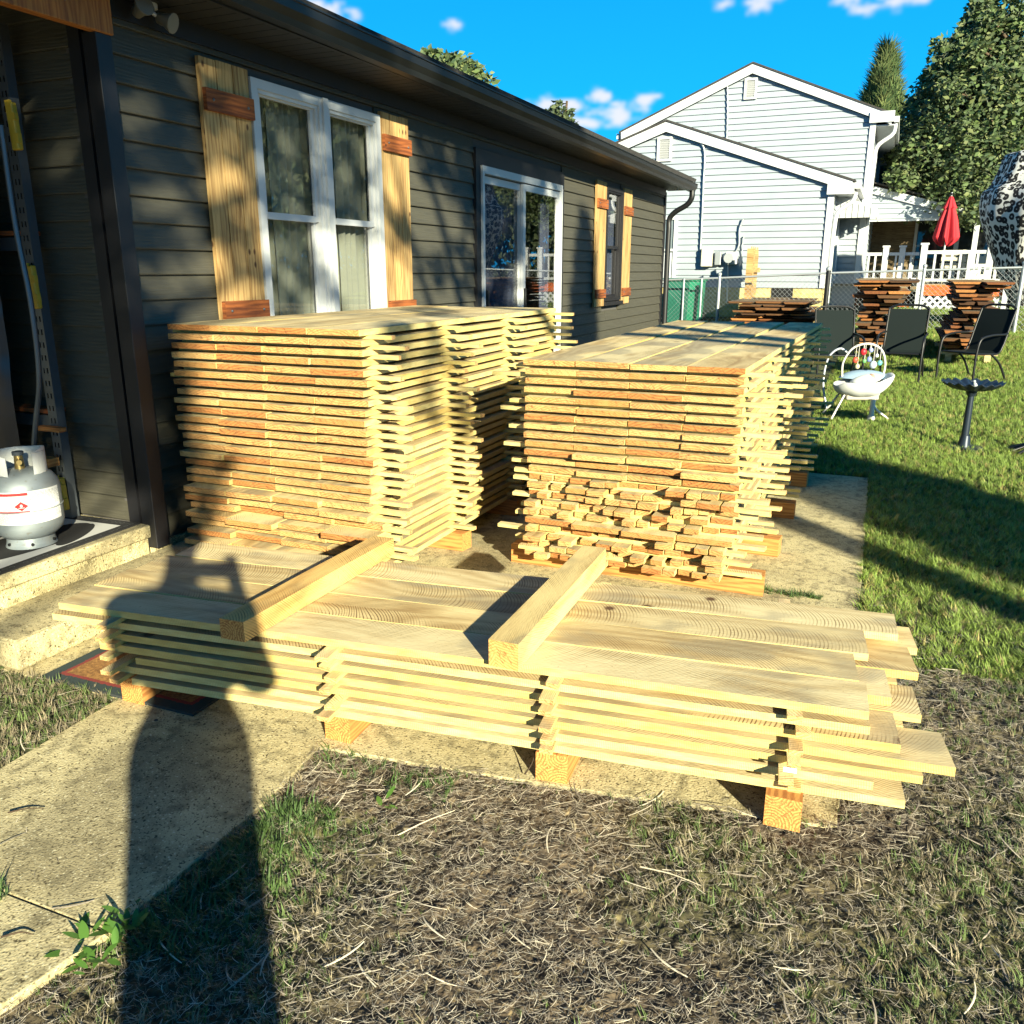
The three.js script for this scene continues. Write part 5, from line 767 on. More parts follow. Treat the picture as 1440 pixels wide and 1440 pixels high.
function tree(name, label, base, topY, tr, clusters, n, size, pal, seed, group, limbs = []) {
  const g = new THREE.Group(); add(g, name, label, 'tree', group); const r = rngOf(seed), y0 = groundY(base[0], base[1]) - 0.1, B = V(base[0], y0, base[1]), T = V(base[0] + 0.2, topY, base[1] - 0.1);
  part(g, 'trunk', limb([B, B.clone().lerp(T, 0.35).add(V(0.08, 0, 0.05)), B.clone().lerp(T, 0.7).add(V(-0.06, 0, 0)), T], tr, tr * 0.35), M.bark);
  const pts = (s) => B.clone().lerp(T, s);
  for (const L of limbs) part(g, 'limb', limb(L.pts, L.r, L.r * 0.35), M.bark);
  clusters.forEach((c, i) => { if (c[5]) return; const C = V(c[0], c[1], c[2]), s = clamp((c[1] - c[4] * 0.6 - y0) / (topY - y0), 0.3, 0.92), S = pts(s); if (S.distanceTo(C) > 0.4) part(g, 'limb', limb([S, S.clone().lerp(C, 0.5).add(V(0, -0.1 * S.distanceTo(C) * 0.5, 0)), C], tr * 0.32, tr * 0.07), M.bark); });
  g.add(crown(clusters, n, size, pal, r)); rebase(g, B); return g;
}
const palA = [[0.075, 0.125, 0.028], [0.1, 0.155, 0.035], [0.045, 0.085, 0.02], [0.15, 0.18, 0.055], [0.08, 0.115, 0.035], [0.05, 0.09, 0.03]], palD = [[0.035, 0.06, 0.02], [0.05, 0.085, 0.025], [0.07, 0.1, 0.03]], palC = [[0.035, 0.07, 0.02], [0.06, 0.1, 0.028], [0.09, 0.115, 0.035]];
{ // the broadleaf tree beyond the deck
  const Z = -27, c = (u, v, ru, z = Z, k = 1) => { const p = at(u, v, 'z', z); return [p.x, p.y, p.z, ru / 44, ru / 44 * k]; };
  tree('broadleaf_tree', 'large leafy green tree towering behind the deck', [at(1430, 400, 'z', Z).x, Z], at(1430, 100, 'z', Z).y, 0.32, [c(1440, 30, 62), c(1400, 90, 55, -26.4), c(1350, 95, 34, -26), c(1330, 140, 40), c(1305, 185, 34, -26.2), c(1280, 215, 26), c(1390, 170, 60, -25.6), c(1450, 140, 60, -26), c(1330, 220, 50, -25.8), c(1290, 265, 34), c(1390, 250, 55, -25.4), c(1460, 240, 60), c(1500, 60, 70), c(1530, 180, 80), c(1336, 275, 40, -25.9), c(1318, 62, 8, -26), c(1370, 60, 20, -26), ...Array.from({ length: 46 }, (_, i) => { const a = hash2(i, 1, 5), b = hash2(i, 2, 5); return c(lerp(1262, 1400, a), lerp(250, 8, Math.pow(a, 0.7)) + (b - 0.5) * 70, 6 + 10 * hash2(i, 3, 5), -26 + (b - 0.5) * 2); })], 50000, 0.13, palA, 71, 'trees beyond the deck');
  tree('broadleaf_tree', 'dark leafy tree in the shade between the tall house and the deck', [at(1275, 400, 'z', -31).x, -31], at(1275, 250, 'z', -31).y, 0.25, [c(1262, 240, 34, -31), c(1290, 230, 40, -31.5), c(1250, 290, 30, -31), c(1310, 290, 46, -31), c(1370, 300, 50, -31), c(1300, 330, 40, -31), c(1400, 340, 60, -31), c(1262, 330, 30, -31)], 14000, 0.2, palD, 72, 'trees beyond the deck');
  const q = (u, v, ru, z, k = 1) => { const p = at(u, v, 'z', z), s = FOCAL / p.clone().sub(EYE).dot(FWD); return [p.x, p.y, p.z, ru / s, ru / s * k]; };
  tree('roadside_tree', 'leafy treetop showing above the dark roof, in two tufts', [at(630, 160, 'z', -20).x, -20], at(630, 100, 'z', -20).y, 0.2, [q(606, 86, 20, -20, 0.8), q(596, 96, 14, -20), q(660, 104, 17, -20), q(630, 112, 22, -20), q(640, 150, 60, -20), q(590, 150, 50, -20)], 9000, 0.15, palA, 73, 'treetops above the roof');
  tree('roadside_tree', 'thin sparse treetop showing above the dark roof near the clouds', [at(786, 200, 'z', -26).x, -26], at(786, 142, 'z', -26).y, 0.1, [q(785, 152, 7, -26, 1.4), q(776, 160, 8, -26), q(797, 162, 8, -26), q(786, 185, 24, -26)], 700, 0.16, palD, 74, 'treetops above the roof');
}
function conifer(name, label, x, z, H, R, n, seed, group, y0, pal = palC, size = 0.3, pw = 0.8) {
  const g = new THREE.Group(); add(g, name, label, 'tree', group); const r = rngOf(seed); part(g, 'trunk', limb([V(x, y0 - 0.1, z), V(x, y0 + H * 0.5, z), V(x, y0 + H * 0.96, z)], R * 0.11, 0.02), M.bark);
  const m = new THREE.InstancedMesh(needleGeo, needleMat, n); for (let i = 0; i < n; i++) { const t = 1 - Math.pow(r(), 0.62), a = r() * 6.283, rad = R * Math.pow(1 - t, pw) * (0.35 + 0.65 * Math.sqrt(r())) * (0.75 + 0.5 * fbm(Math.cos(a) * 2 + 5, t * 9 + Math.sin(a) * 2, 0, 0, 3, seed)); dummy.position.set(x + Math.cos(a) * rad, y0 + 0.15 + H * t * 0.98, z + Math.sin(a) * rad); dummy.rotation.set(-0.6 - r() * 0.8, -a + HALF + (r() - 0.5), (r() - 0.5) * 0.8, 'YXZ'); dummy.scale.setScalar(size * (0.6 + 0.8 * r())); dummy.updateMatrix(); m.setMatrixAt(i, dummy.matrix); const p = pal[Math.floor(r() * pal.length)], v = 0.7 + 0.6 * r(); tc.setRGB(p[0] * v, p[1] * v, p[2] * v); m.setColorAt(i, tc); }
  m.name = 'crown'; m.userData.kind = 'stuff'; g.add(m); rebase(g, V(x, y0, z)); return g;
}
{ const Z = -40, b = at(1212, 400, 'z', Z), t = at(1213, 66, 'z', Z); conifer('spruce_tree', 'tall conical spruce rising behind the pale house', b.x, Z, t.y - 0.9, 2.05, 5200, 81, null, 0.9, palC, 0.5, 0.75); }
// out of the picture, towards the sun: what shades the wall and the lawn
conifer('arborvitae_tree', 'tall narrow evergreen at the yard edge shading the lawn', 5.5, -0.75, 6.4, 0.85, 9000, 82, null, -0.03, palC, 0.2, 0.62);
{
  const S = (z, y, t) => V(-3.36 + SUN.x * t, y + SUN.y * t, z + SUN.z * t), cl = (z, y, t, r, k = 1) => { const p = S(z, y, t); return [p.x, p.y, p.z, r, r * k]; };
  tree('yard_tree', 'branching shade tree beside the yard, limbs reaching toward the house', [5.0, 0.41], 7.2, 0.17, [cl(-7.1, 2.5, 11, 0.5), cl(-7.5, 2.0, 11, 0.42), cl(-7.35, 1.45, 11.3, 0.3), cl(-8.3, 2.6, 11, 0.5), cl(-6.35, 2.75, 11, 0.4), cl(-6.7, 3.4, 11.5, 0.8), cl(-7.8, 3.6, 11.5, 1.0), cl(-8.6, 4.4, 12, 1.1), cl(-6.5, 4.6, 12, 1.0), cl(-5.9, 2.9, 11, 0.25), cl(-5.6, 1.75, 11, 0.13), cl(-6.1, 2.35, 11, 0.16), cl(-6.55, 2.2, 11, 0.2), cl(-6.75, 1.6, 11, 0.13), cl(-6.2, 1.55, 10.9, 0.1), cl(-7.0, 1.9, 11, 0.22), cl(-7.3, 1.1, 11, 0.2)], 12000, 0.12, palA, 91, 'yard trees',
    [{ pts: [V(5.1, 3.4, 0.4), S(-6.85, 0.9, 11), S(-6.35, 1.8, 11), S(-5.95, 2.6, 11), S(-5.7, 3.4, 11)], r: 0.075 }, { pts: [V(5.05, 3.9, 0.4), S(-6.5, 0.7, 10.5), S(-5.95, 1.5, 10.7), S(-5.6, 2.2, 10.9), S(-5.45, 2.9, 11)], r: 0.06 }, { pts: [S(-6.35, 1.8, 11), S(-6.2, 2.15, 11), S(-6.25, 2.6, 11)], r: 0.03 }, { pts: [S(-6.0, 1.4, 10.7), S(-5.4, 1.75, 10.7), S(-5.1, 2.3, 10.7)], r: 0.02 }]);
  const tufts = [[-2.08, 1.2, -3.5, 0.11], [-2.08, 1.1, -3.9, 0.1], [-2.08, 0.86, -3.75, 0.08], [-2.08, 0.74, -4.1, 0.1], [-2.5, 1.26, -4.6, 0.12], [-2.8, 1.26, -5.1, 0.12]].map(([x, y, z, q]) => { const p = V(x, y, z).addScaledVector(SUN, 11); return [p.x, p.y, p.z, q, q, true]; });
  tree('yard_tree', 'shade tree behind the photographer with leafy boughs over the path', [4.4, 8.2], 7.6, 0.2, [cl(-3.05, 2.75, 11, 0.42), cl(-3.6, 2.55, 11, 0.42), cl(-4.15, 2.75, 11, 0.3), cl(-4.9, 2.85, 11, 0.3), cl(-3.5, 2.05, 11, 0.13), cl(-3.86, 1.72, 10.5, 0.18), cl(-4.2, 1.95, 11, 0.16), cl(-4.5, 2.2, 11, 0.32), cl(-4.45, 1.6, 10.8, 0.16), cl(-3.25, 1.3, 10.6, 0.15), cl(-2.75, 2.0, 11, 0.4), cl(-2.55, 1.5, 11, 0.3), cl(-2.3, 2.5, 11.5, 0.6), cl(-2.6, 0.95, 10.8, 0.26), cl(-3.05, 0.8, 10.5, 0.3), cl(-3.0, 3.6, 11.5, 0.9), cl(-4.3, 3.9, 11.5, 0.9), cl(-1.6, 3.2, 12, 0.9), cl(-5.1, 1.95, 11, 0.14), cl(-3.3, 0.35, 10.3, 0.22), cl(-4.75, 1.35, 10.8, 0.1), cl(-5.15, 2.5, 10.8, 0.18), cl(-0.8, 4.0, 12, 1.1), cl(-2.75, 1.3, 10.8, 0.22), cl(-2.35, 1.75, 11, 0.36), cl(-2.1, 1.2, 11, 0.3), cl(-3.3, 1.65, 10.8, 0.13), cl(-3.62, 2.25, 11, 0.14), cl(-4.05, 1.45, 10.7, 0.1), cl(-4.3, 1.35, 10.8, 0.1), cl(-4.75, 1.9, 10.9, 0.14), cl(-4.9, 2.3, 10.9, 0.2), cl(-5.3, 2.15, 10.9, 0.13), cl(-3.2, 0.6, 10.4, 0.2), cl(-3.2, 1.0, 10.5, 0.13), ...tufts], 15000, 0.12, palA, 92, 'yard trees', tufts.map((c, i) => { const e = S(i < 4 ? -4.45 : -5.1, i < 4 ? 1.9 : 1.95, 11); return { pts: [e, V(c[0], c[1], c[2]).lerp(e, 0.5).add(V(0, 0.08, 0)), V(c[0], c[1], c[2])], r: 0.014 }; }));
}
{ // boundary trees that the house's panes mirror
  [[15, -31, 9.5], [20, -37, 11], [11.5, -44, 10], [25, -31, 10]].forEach(([x, z, h], i) => { const r = rngOf(120 + i), cs = []; for (let k = 0; k < 9; k++) cs.push([x + (r() - 0.5) * 4.5, h * (0.4 + 0.5 * r()), z + (r() - 0.5) * 4.5, 1.3 + r(), 1.2 + r() * 0.8]); tree('boundary_tree', ['broad leafy tree at the yard boundary beside the leopard-print cover', 'tallest leafy tree at the back of the yard boundary', 'leafy tree far behind the neighbour deck', 'leafy tree at the corner of the yard boundary'][i], [x, z], h * 0.85, 0.25, cs, 5000, 0.38, palA, 130 + i, 'boundary trees'); });
}
{ // hedge along the far boundary
  const hg = [], r = rngOf(33); for (let i = 0; i < 26; i++) hg.push([-2 + i * 1.1, 1.9 + r() * 0.9, -36 + r() * 1.5, 1.2, 1.5 + r() * 0.8]); const g = new THREE.Group(); add(g, 'hedge', 'dark green boundary hedge far behind the deck', 'hedge'); g.add(crown(hg, 16000, 0.26, palD, r)); part(g, 'stems', merge(hg.map(c => rod(V(c[0], 0.9, c[2]), V(c[0], c[1], c[2]), 0.06, 0.03, 6))), M.bark); g.children[1].userData.kind = 'stuff'; rebase(g, V(12, 0.95, -36));
}
// ---------- turf, straw and weeds ----------
const tuftGeo = (() => { const P = [], I = [], r = rngOf(55); for (let k = 0; k < 8; k++) { const a = r() * 6.28, l = 0.55 + r() * 0.6, ln = 0.25 + r() * 0.7, w = 0.035 + r() * 0.02, ca = Math.cos(a), sa = Math.sin(a), ox = (r() - 0.5) * 0.5, oz = (r() - 0.5) * 0.5, o = P.length / 3; P.push(ox - sa * w, 0, oz + ca * w, ox + sa * w, 0, oz - ca * w, ox + ca * ln * 0.35 - sa * w * 0.8, l * 0.6, oz + sa * ln * 0.35 + ca * w * 0.8, ox + ca * ln * 0.35 + sa * w * 0.8, l * 0.6, oz + sa * ln * 0.35 - ca * w * 0.8, ox + ca * ln, l, oz + sa * ln); I.push(o, o + 1, o + 2, o + 1, o + 3, o + 2, o + 2, o + 3, o + 4); } const g = new THREE.BufferGeometry(); g.setAttribute('position', new THREE.Float32BufferAttribute(P, 3)); g.setIndex(I); g.computeVertexNormals(); return g; })();
const strawGeo = (() => { const P = [], I = [], n = 5; for (let i = 0; i <= n; i++) { const t = i / n - 0.5, w = 0.016 * (1 - Math.abs(t) * 0.8), y = 0.02 + 0.05 * Math.sin((t + 0.5) * 3.14), z = 0.12 * t * t * 2; P.push(t, y, z - w, t, y + 0.012, z, t, y, z + w); } for (let i = 0; i < n; i++) { const o = i * 3; I.push(o, o + 1, o + 3, o + 1, o + 4, o + 3, o + 1, o + 2, o + 4, o + 2, o + 5, o + 4); } const g = new THREE.BufferGeometry(); g.setAttribute('position', new THREE.Float32BufferAttribute(P, 3)); g.setIndex(I); g.computeVertexNormals(); return g; })();
const bladeMat = new THREE.MeshPhysicalMaterial({ color: 0xffffff, roughness: 0.7, transmission: 0.25, thickness: 0, side: THREE.DoubleSide }), strawMat = std({ color: 0xffffff, roughness: 0.85, side: THREE.DoubleSide });
function scatter(name, label, geo, mat, list, category) { const m = new THREE.InstancedMesh(geo, mat, list.length); list.forEach((q, i) => { dummy.position.set(q.x, q.y, q.z); dummy.rotation.set(q.rx ?? 0, q.ry, q.rz ?? 0, 'YXZ'); dummy.scale.set(q.s * (q.sx ?? 1), q.s * (q.sy ?? 1), q.s * (q.sz ?? 1)); dummy.updateMatrix(); m.setMatrixAt(i, dummy.matrix); tc.setRGB(...q.c); m.setColorAt(i, tc); }); return add(m, name, label, category, null, 'stuff'); }
{
  const r = rngOf(66), lawn = [], near = [], straw = [];
  for (let i = 0; i < 420000 && lawn.length < 130000; i++) { const z = -3.4 - 21 * Math.pow(r(), 1.5), x = -0.6 + r() * (1.6 + 0.34 * -z); if (paved(x, z) || x < -3.6) continue; const t = turf(x, z); if (r() > t) continue; const v = 0.6 + 0.8 * r(), dry = r() < 0.12; lawn.push({ x, y: groundY(x, z) - 0.006, z, ry: r() * 6.28, s: (0.022 + 0.026 * r()) * (1 + 0.03 * -z), c: dry ? [0.34 * v, 0.29 * v, 0.1 * v] : [0.2 * v, 0.29 * v, 0.045 * v] }); }
  for (let i = 0; i < 120000 && near.length < 24000; i++) { const z = -4.2 + r() * 4.0, x = -3.2 + r() * 5.6; if (paved(x, z)) continue; const t = turf(x, z), e = nearPaved(x, z, 0.06) ? 0.35 : 0; if (r() > t * 1.1 + 0.06 + e * 0.6) continue; const v = 0.6 + 0.8 * r(), dry = r() < 0.5; near.push({ x, y: groundY(x, z) - 0.004, z, ry: r() * 6.28, s: 0.014 + 0.02 * r() * r() + 0.02 * t * r(), c: dry ? [0.24 * v, 0.2 * v, 0.12 * v] : [0.1 * v, 0.15 * v, 0.035 * v] }); }
  for (let i = 0; i < 520000 && straw.length < 150000; i++) { const z = -4.4 + r() * 4.3, x = -3.2 + r() * 5.8; const on = paved(x, z); if (on && (r() > 0.012 || z < -2.6 || x < -2.9)) continue; const t = turf(x, z); if (r() < t * 0.6) continue; const clump = fbm(x * 3, z * 3, 0, 0, 3, 44), v = 0.45 + 0.9 * r(), big = r(); const dir = fbm(x * 0.8, z * 0.8, 0, 0, 2, 45) * 6; if (!on && r() > 0.35 + clump) continue; straw.push({ x, y: on ? 0.0 : groundY(x, z) + 0.002 + 0.012 * r(), z, ry: dir + (r() - 0.5) * 3, rx: (r() - 0.5) * 0.5, rz: on ? 0 : (r() - 0.5) * 0.4, s: 0.013 + 0.026 * big * big + (r() < 0.005 ? 0.07 : 0), sz: 1.5, c: r() < 0.55 ? [0.3 * v, 0.255 * v, 0.2 * v] : [0.56 * v, 0.5 * v, 0.38 * v] }); }
  scatter('lawn_grass', 'green lawn grass growing beyond the patio slab', tuftGeo, bladeMat, lawn, 'grass'); scatter('sparse_grass', 'sparse short grass sprouting from the worn soil', tuftGeo, bladeMat, near, 'grass'); scatter('dry_straw', 'dry straw and dead grass clippings strewn over the soil', strawGeo, strawMat, straw, 'straw');
  // longer grass along the path edge and in the joint
  const long = []; for (let i = 0; i < 900; i++) { const t = r(), p = t < 0.6 ? [-1.47 + r() * r() * 0.3, -1.72 + r() * 0.6] : t < 0.8 ? [-2.3 + r() * 0.45, -1.115 + (r() - 0.5) * 0.03] : t < 0.9 ? [-0.5 + r() * 0.35, -4.02 + (r() - 0.5) * 0.05] : [-1.55 + r() * 0.5, -2.0 + r() * 0.1]; if (t >= 0.9 && paved(...p)) continue; const v = 0.7 + 0.6 * r(); long.push({ x: p[0], y: paved(...p) ? -0.012 : groundY(...p) - 0.01, z: p[1], ry: r() * 6.28, s: t < 0.6 ? 0.022 + 0.035 * r() : 0.022 + 0.025 * r(), c: [0.06 * v, 0.12 * v, 0.02 * v] }); }
  scatter('edge_grass', 'longer green grass tufts along the path edge and joints', tuftGeo, bladeMat, long, 'grass');
  // clods and chips of soil
  const clod = new THREE.IcosahedronGeometry(1, 1), cp = clod.attributes.position; for (let i = 0; i < cp.count; i++) { const k = 0.75 + 0.5 * vn(cp.getX(i) * 2 + 5, cp.getY(i) * 2 + cp.getZ(i) * 2, 0, 0, 3); cp.setXYZ(i, cp.getX(i) * k, cp.getY(i) * k * 0.6, cp.getZ(i) * k); } clod.computeVertexNormals(); const cl = []; for (let i = 0; i < 2600; i++) { const z = -4 + r() * 3.9, x = -3 + r() * 5.4; if (paved(x, z) && r() > 0.03) continue; if (x < -2.9) continue; const v = 0.6 + 0.7 * r(); cl.push({ x, y: paved(x, z) ? 0 : groundY(x, z), z, ry: r() * 6, s: 0.003 + 0.012 * r() * r() * r(), c: [0.11 * v, 0.085 * v, 0.06 * v] }); }
  scatter('soil_clods', 'small crumbs of soil and bark scattered on the ground', clod, strawMat, cl, 'soil');
  // broad-leaved weeds by the path
  const weedLeaf = (() => { const s = new THREE.Shape(); s.moveTo(0, 0); s.bezierCurveTo(0.24, 0.25, 0.24, 0.7, 0, 1); s.bezierCurveTo(-0.24, 0.7, -0.24, 0.25, 0, 0); const g = new THREE.ShapeGeometry(s, 10), p = g.attributes.position; for (let i = 0; i < p.count; i++) p.setZ(i, 0.25 * Math.abs(p.getX(i)) + 0.3 * p.getY(i) * p.getY(i)); g.computeVertexNormals(); return g; })();
  const wm = new THREE.MeshPhysicalMaterial({ color: lin(0.09, 0.2, 0.03), roughness: 0.5, transmission: 0.25, thickness: 0, side: THREE.DoubleSide });
  [[135, 1330, 20, 0.048, 'broad-leaved green weed at the path edge, beside the shadow'], [175, 1305, 16, 0.042, 'leafy weed rosette tucked against the path slab'], [112, 1362, 14, 0.036, 'small weed at the edge of the second path slab'], [6, 946, 9, 0.05, 'round-leaved weed at the foot of the concrete step'], [545, 1140, 6, 0.035, 'yellow-green weed in the straw near the slab edge']].forEach(([u, v, n, s, lab], wi) => { const p = at(u, v, 'y', -0.02); const g = grp('broadleaf_weed', lab, 'weed', [p.x, wi === 3 ? 0.0 : groundY(p.x, p.z) - 0.004, p.z]); for (let k = 0; k < n; k++) { const l = part(g, 'leaf', weedLeaf, wm, [(r() - 0.5) * s * 2.6, 0.02, (r() - 0.5) * s * 2.4], [0, 0, 0]); l.rotation.set(0.5 + r() * 0.7, k / n * 6.28 + r(), 0, 'YXZ'); l.rotation.x = 0.55 + r() * 0.75; l.scale.setScalar(s * (0.7 + 0.6 * r())); } });
}

{ // loose twigs
  const r = rngOf(88), tm = std({ map: barkTex, roughness: 0.95, color: lin(0.6, 0.55, 0.5) });
  [[738, 1092, 752, 1058, 'dark bent twig poking up beside a bearer of the low stack'], [12, 1146, 62, 1140, 'thin curved twig on the path slab beside the grassy joint'], [2, 1322, 48, 1318, 'forked brown twig on the second path slab'], [1070, 1080, 1098, 1088, 'short dark twig on the slab under the low stack'], [900, 1232, 985, 1262, 'long pale dry stem lying across the straw'], [560, 1180, 640, 1150, 'bleached dry stem lying near the slab edge']].forEach(([u0, v0, u1, v1, lab], i) => { const a = at(u0, v0, 'y', 0), b = i === 0 ? at(u1, v1, 'z', a.z - 0.02) : at(u1, v1, 'y', 0.0); const lift = i > 3 ? 0.03 : 0.006; for (const q of [a, b]) if (i || q === a) q.y = (paved(q.x, q.z) ? 0.002 : groundY(q.x, q.z)) + lift; const m = a.clone().lerp(b, 0.55).add(V(rr(-0.012, 0.012, r), 0.003, rr(-0.012, 0.012, r))); const t = new THREE.Mesh(limb([a, m, b], i > 3 ? 0.002 : 0.0026, 0.001), i > 3 ? strawMat.clone() : tm); if (i > 3) t.material.color = lin(0.5, 0.44, 0.32); add(t, 'dry_twig', lab, 'twig', 'loose twigs on the ground'); });
}
// ---------- the person taking the picture, holding a phone at the camera's place ----------
{
  const up = V(0, 1, 0), back = V(-FWD.x, 0, -FWD.z).normalize(), rt = RIGHT.clone();     // the figure faces along the view
  const P = (r, y, b) => EYE.clone().setY(0).addScaledVector(rt, r).addScaledVector(up, y).addScaledVector(back, b);
  function field(bones, lo, hi, cell, k) {                 // tapered capsules joined smoothly and meshed
    const size = Math.max(hi.x - lo.x, hi.y - lo.y, hi.z - lo.z) / 2, res = Math.ceil(2 * size / cell) + 4, c = lo.clone().add(hi).multiplyScalar(0.5), S = size * res / (res - 4);
    const mc = new MarchingCubes(res, new THREE.MeshStandardMaterial(), false, false, 220000); mc.isolation = 0; const f = mc.field;
    for (let z = 0; z < res; z++) for (let y = 0; y < res; y++) for (let x = 0; x < res; x++) {
      const px = c.x + (2 * x / res - 1) * S, py = c.y + (2 * y / res - 1) * S, pz = c.z + (2 * z / res - 1) * S; let e = 0, mn = 9;
      for (const b of bones) { const ax = px - b.a.x, ay = py - b.a.y, az = pz - b.a.z, h = clamp((ax * b.dx + ay * b.dy + az * b.dz) / b.l2); const d = Math.hypot(ax - b.dx * h, ay - b.dy * h, az - b.dz * h) - lerp(b.r0, b.r1, h); if (d < mn) mn = d; if (d < 0.2) e += Math.exp(-d / k); }
      f[z * res * res + y * res + x] = e > 0 ? k * Math.log(e) : -mn;
    }
    mc.update(); const n = mc.count, g = new THREE.BufferGeometry(), pos = new Float32Array(mc.positionArray.slice(0, n * 3)), nor = new Float32Array(mc.normalArray.slice(0, n * 3)); for (let i = 0; i < n; i++) { pos[3 * i] = c.x + pos[3 * i] * S; pos[3 * i + 1] = c.y + pos[3 * i + 1] * S; pos[3 * i + 2] = c.z + pos[3 * i + 2] * S; } g.setAttribute('position', new THREE.BufferAttribute(pos, 3)); g.setAttribute('normal', new THREE.BufferAttribute(nor, 3)); return g;
  }
  const B = (a, b, r0, r1, col) => { const d = b.clone().sub(a); return { a, b, dx: d.x, dy: d.y, dz: d.z, l2: Math.max(1e-6, d.lengthSq()), r0, r1, col }; };
  const skin = [0.42, 0.26, 0.18], shirt = [0.05, 0.07, 0.12], jean = [0.05, 0.08, 0.15], shoe = [0.03, 0.03, 0.03], hair = [0.03, 0.02, 0.015];
  const bd = 0.34, bones = [];
  bones.push(B(P(0, 1.03, bd), P(0, 1.18, bd), 0.128, 0.126, shirt), B(P(-0.055, 1.28, bd), P(0.055, 1.28, bd), 0.122, 0.122, shirt), B(P(-0.11, 1.44, bd), P(0.11, 1.44, bd), 0.1, 0.1, shirt), B(P(-0.06, 1.0, bd), P(0.06, 1.0, bd), 0.118, 0.118, jean), B(P(0, 1.52, bd), P(0, 1.66, bd - 0.02), 0.062, 0.056, skin));
  for (const s of [-1, 1]) {
    const hip = P(s * 0.085, 0.95, bd), knee = P(s * 0.085, 0.52, bd - 0.02), ank = P(s * 0.075, 0.09, bd + 0.03), toe = P(s * 0.1, 0.035, bd - 0.15), heel = P(s * 0.075, 0.04, bd + 0.06);
    bones.push(B(hip, knee, 0.098, 0.076, jean), B(knee, ank, 0.076, 0.066, jean), B(heel, toe, 0.045, 0.036, shoe), B(ank, heel, 0.05, 0.046, shoe));
    const sh = P(s * 0.2, 1.47, bd), el = P(s * 0.225, 1.21, bd - 0.06), wr = P(s * 0.115, 1.44, 0.07); bones.push(B(sh, el, 0.058, 0.046, shirt), B(el, wr, 0.043, 0.028, skin));
  }
  const head = [B(P(0, 1.740, bd - 0.02), P(0, 1.790, bd - 0.03), 0.082, 0.09, skin), B(P(0, 1.680, bd - 0.07), P(0, 1.710, bd - 0.06), 0.048, 0.055, skin), B(P(0, 1.755, bd - 0.115), P(0, 1.725, bd - 0.135), 0.012, 0.015, skin), B(P(-0.02, 1.688, bd - 0.115), P(0.02, 1.688, bd - 0.115), 0.008, 0.008, [0.35, 0.15, 0.13]), B(P(0, 1.630, bd - 0.01), P(0, 1.690, bd - 0.02), 0.055, 0.055, skin)]; for (const s of [-1, 1]) head.push(B(P(s * 0.085, 1.740, bd - 0.02), P(s * 0.092, 1.770, bd - 0.015), 0.014, 0.018, skin), B(P(s * 0.032, 1.755, bd - 0.1), P(s * 0.032, 1.755, bd - 0.105), 0.013, 0.012, skin));
  const hands = [];
  for (const s of [-1, 1]) {                                // each hand closes on a side edge of the phone
    const hb = []; const w = P(s * 0.115, 1.44, 0.07), palm = P(s * 0.098, 1.5, 0.045); hb.push(B(w, palm, 0.026, 0.03, skin), B(P(s * 0.1, 1.475, 0.05), P(s * 0.098, 1.535, 0.04), 0.022, 0.022, skin));
    [[1.545, 0.9], [1.523, 1], [1.5, 0.96], [1.478, 0.78]].forEach(([y, l]) => { const k0 = P(s * 0.1, y, 0.04), k1 = P(s * 0.103, y + 0.004, 0.04 - 0.034 * l), k2 = P(s * (0.103 - 0.026 * l), y + 0.006, 0.004), k3 = P(s * (0.1 - 0.044 * l), y + 0.006, 0.008); hb.push(B(k0, k1, 0.0095, 0.0088, skin), B(k1, k2, 0.0086, 0.0078, skin), B(k2, k3, 0.0077, 0.0068, skin)); });
    hb.push(B(P(s * 0.1, 1.485, 0.055), P(s * 0.08, 1.52, 0.062), 0.013, 0.011, skin), B(P(s * 0.08, 1.52, 0.062), P(s * 0.055, 1.535, 0.05), 0.0105, 0.0085, skin)); hands.push(hb);
  }
  const bb = (bs, pad) => { const lo = V(9, 9, 9), hi = V(-9, -9, -9); for (const b of bs) for (const q of [b.a, b.b]) { lo.min(q); hi.max(q); } return [lo.addScalar(-pad), hi.addScalar(pad)]; };
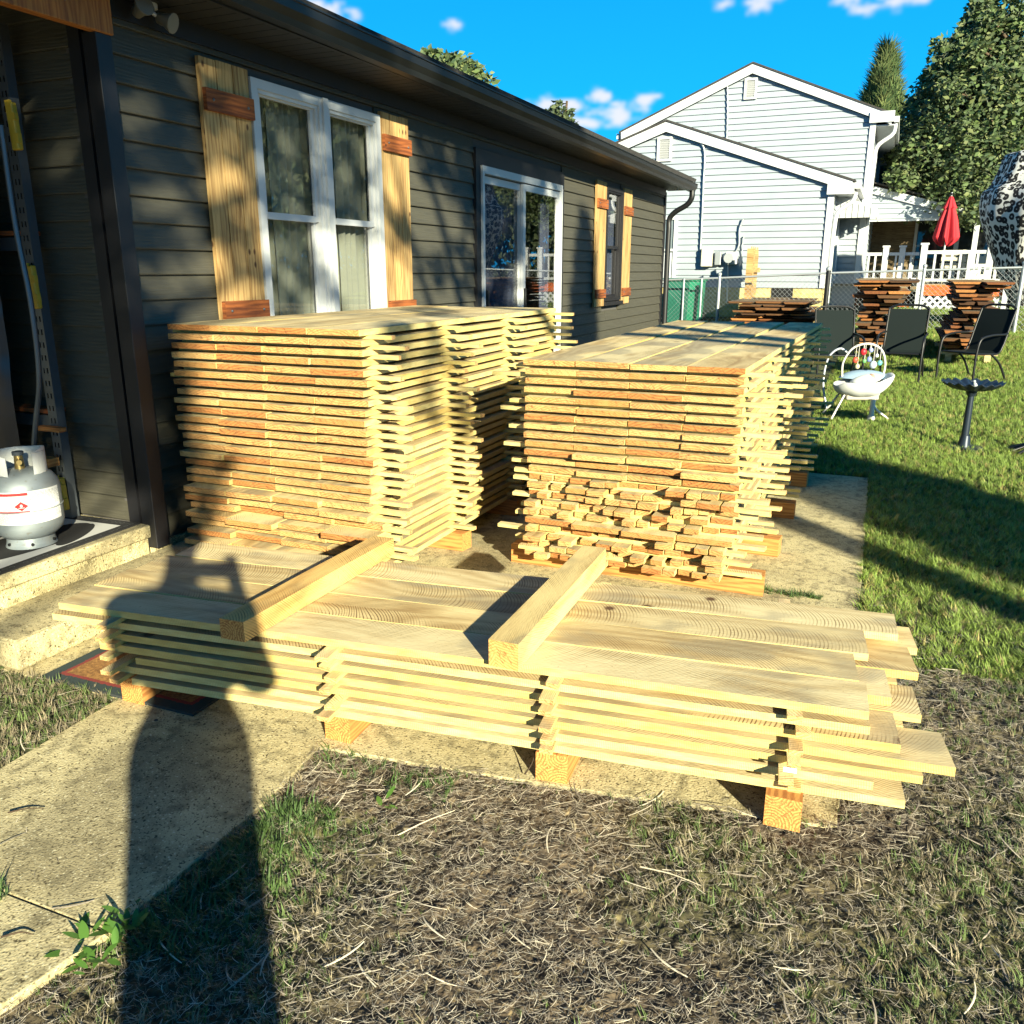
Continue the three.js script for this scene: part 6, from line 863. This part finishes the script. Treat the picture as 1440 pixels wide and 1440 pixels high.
  const colour = (g, bs, extra) => { const p = g.attributes.position, C = new Float32Array(p.count * 3); for (let i = 0; i < p.count; i++) { const v = V(p.getX(i), p.getY(i), p.getZ(i)); let best = 9, c = skin; for (const b of bs) { const h = clamp(((v.x - b.a.x) * b.dx + (v.y - b.a.y) * b.dy + (v.z - b.a.z) * b.dz) / b.l2), d = Math.hypot(v.x - b.a.x - b.dx * h, v.y - b.a.y - b.dy * h, v.z - b.a.z - b.dz * h) - lerp(b.r0, b.r1, h); if (d < best) { best = d; c = b.col; } } C.set(extra ? extra(v, c) : c, i * 3); } g.setAttribute('color', new THREE.BufferAttribute(C, 3)); return g; };
  const hc = P(0, 1.775, bd - 0.02), parts = [];
  parts.push(colour(field(bones, ...bb(bones, 0.16), 0.02, 0.02), bones)); parts.push(colour(field(head, ...bb(head, 0.11), 0.005, 0.008), head, (v, c) => { const f = v.clone().sub(hc), fwd = -f.dot(back); if (c === skin && (v.y > 1.82 || (fwd < 0.015 && v.y > 1.69))) return hair; for (const s of [-1, 1]) if (v.distanceTo(P(s * 0.032, 1.758, bd - 0.116)) < 0.009) return [0.04, 0.03, 0.02]; return c; }));
  for (const hb of hands) parts.push(colour(field(hb, ...bb(hb, 0.035), 0.0032, 0.003), hb));
  const pg = mergeGeometries(parts, false), person = new THREE.Group(); add(person, 'person', 'person in dark shirt and jeans holding up a phone with both hands', 'person'); part(person, 'body', pg, std({ vertexColors: true, roughness: 0.8 })); rebase(person, P(0, 0, bd));
  const ph = new THREE.Group(); ph.position.copy(P(0, 1.5, 0.022)); ph.rotation.set(0, yaw, 0); add(ph, 'mobile_phone', 'dark mobile phone held up sideways in both hands', 'phone'); part(ph, 'case', new RoundedBoxGeometry(0.158, 0.074, 0.008, 3, 0.004), M.blackMetal); part(ph, 'screen', new RoundedBoxGeometry(0.15, 0.068, 0.001, 2, 0.0004), std({ color: lin(0.02, 0.02, 0.02), roughness: 0.05 }), [0, 0, 0.0045]);
}
scene.traverse(o => { if (o.isMesh) { o.castShadow = true; o.receiveShadow = true; } });
renderer.render(scene, camera);
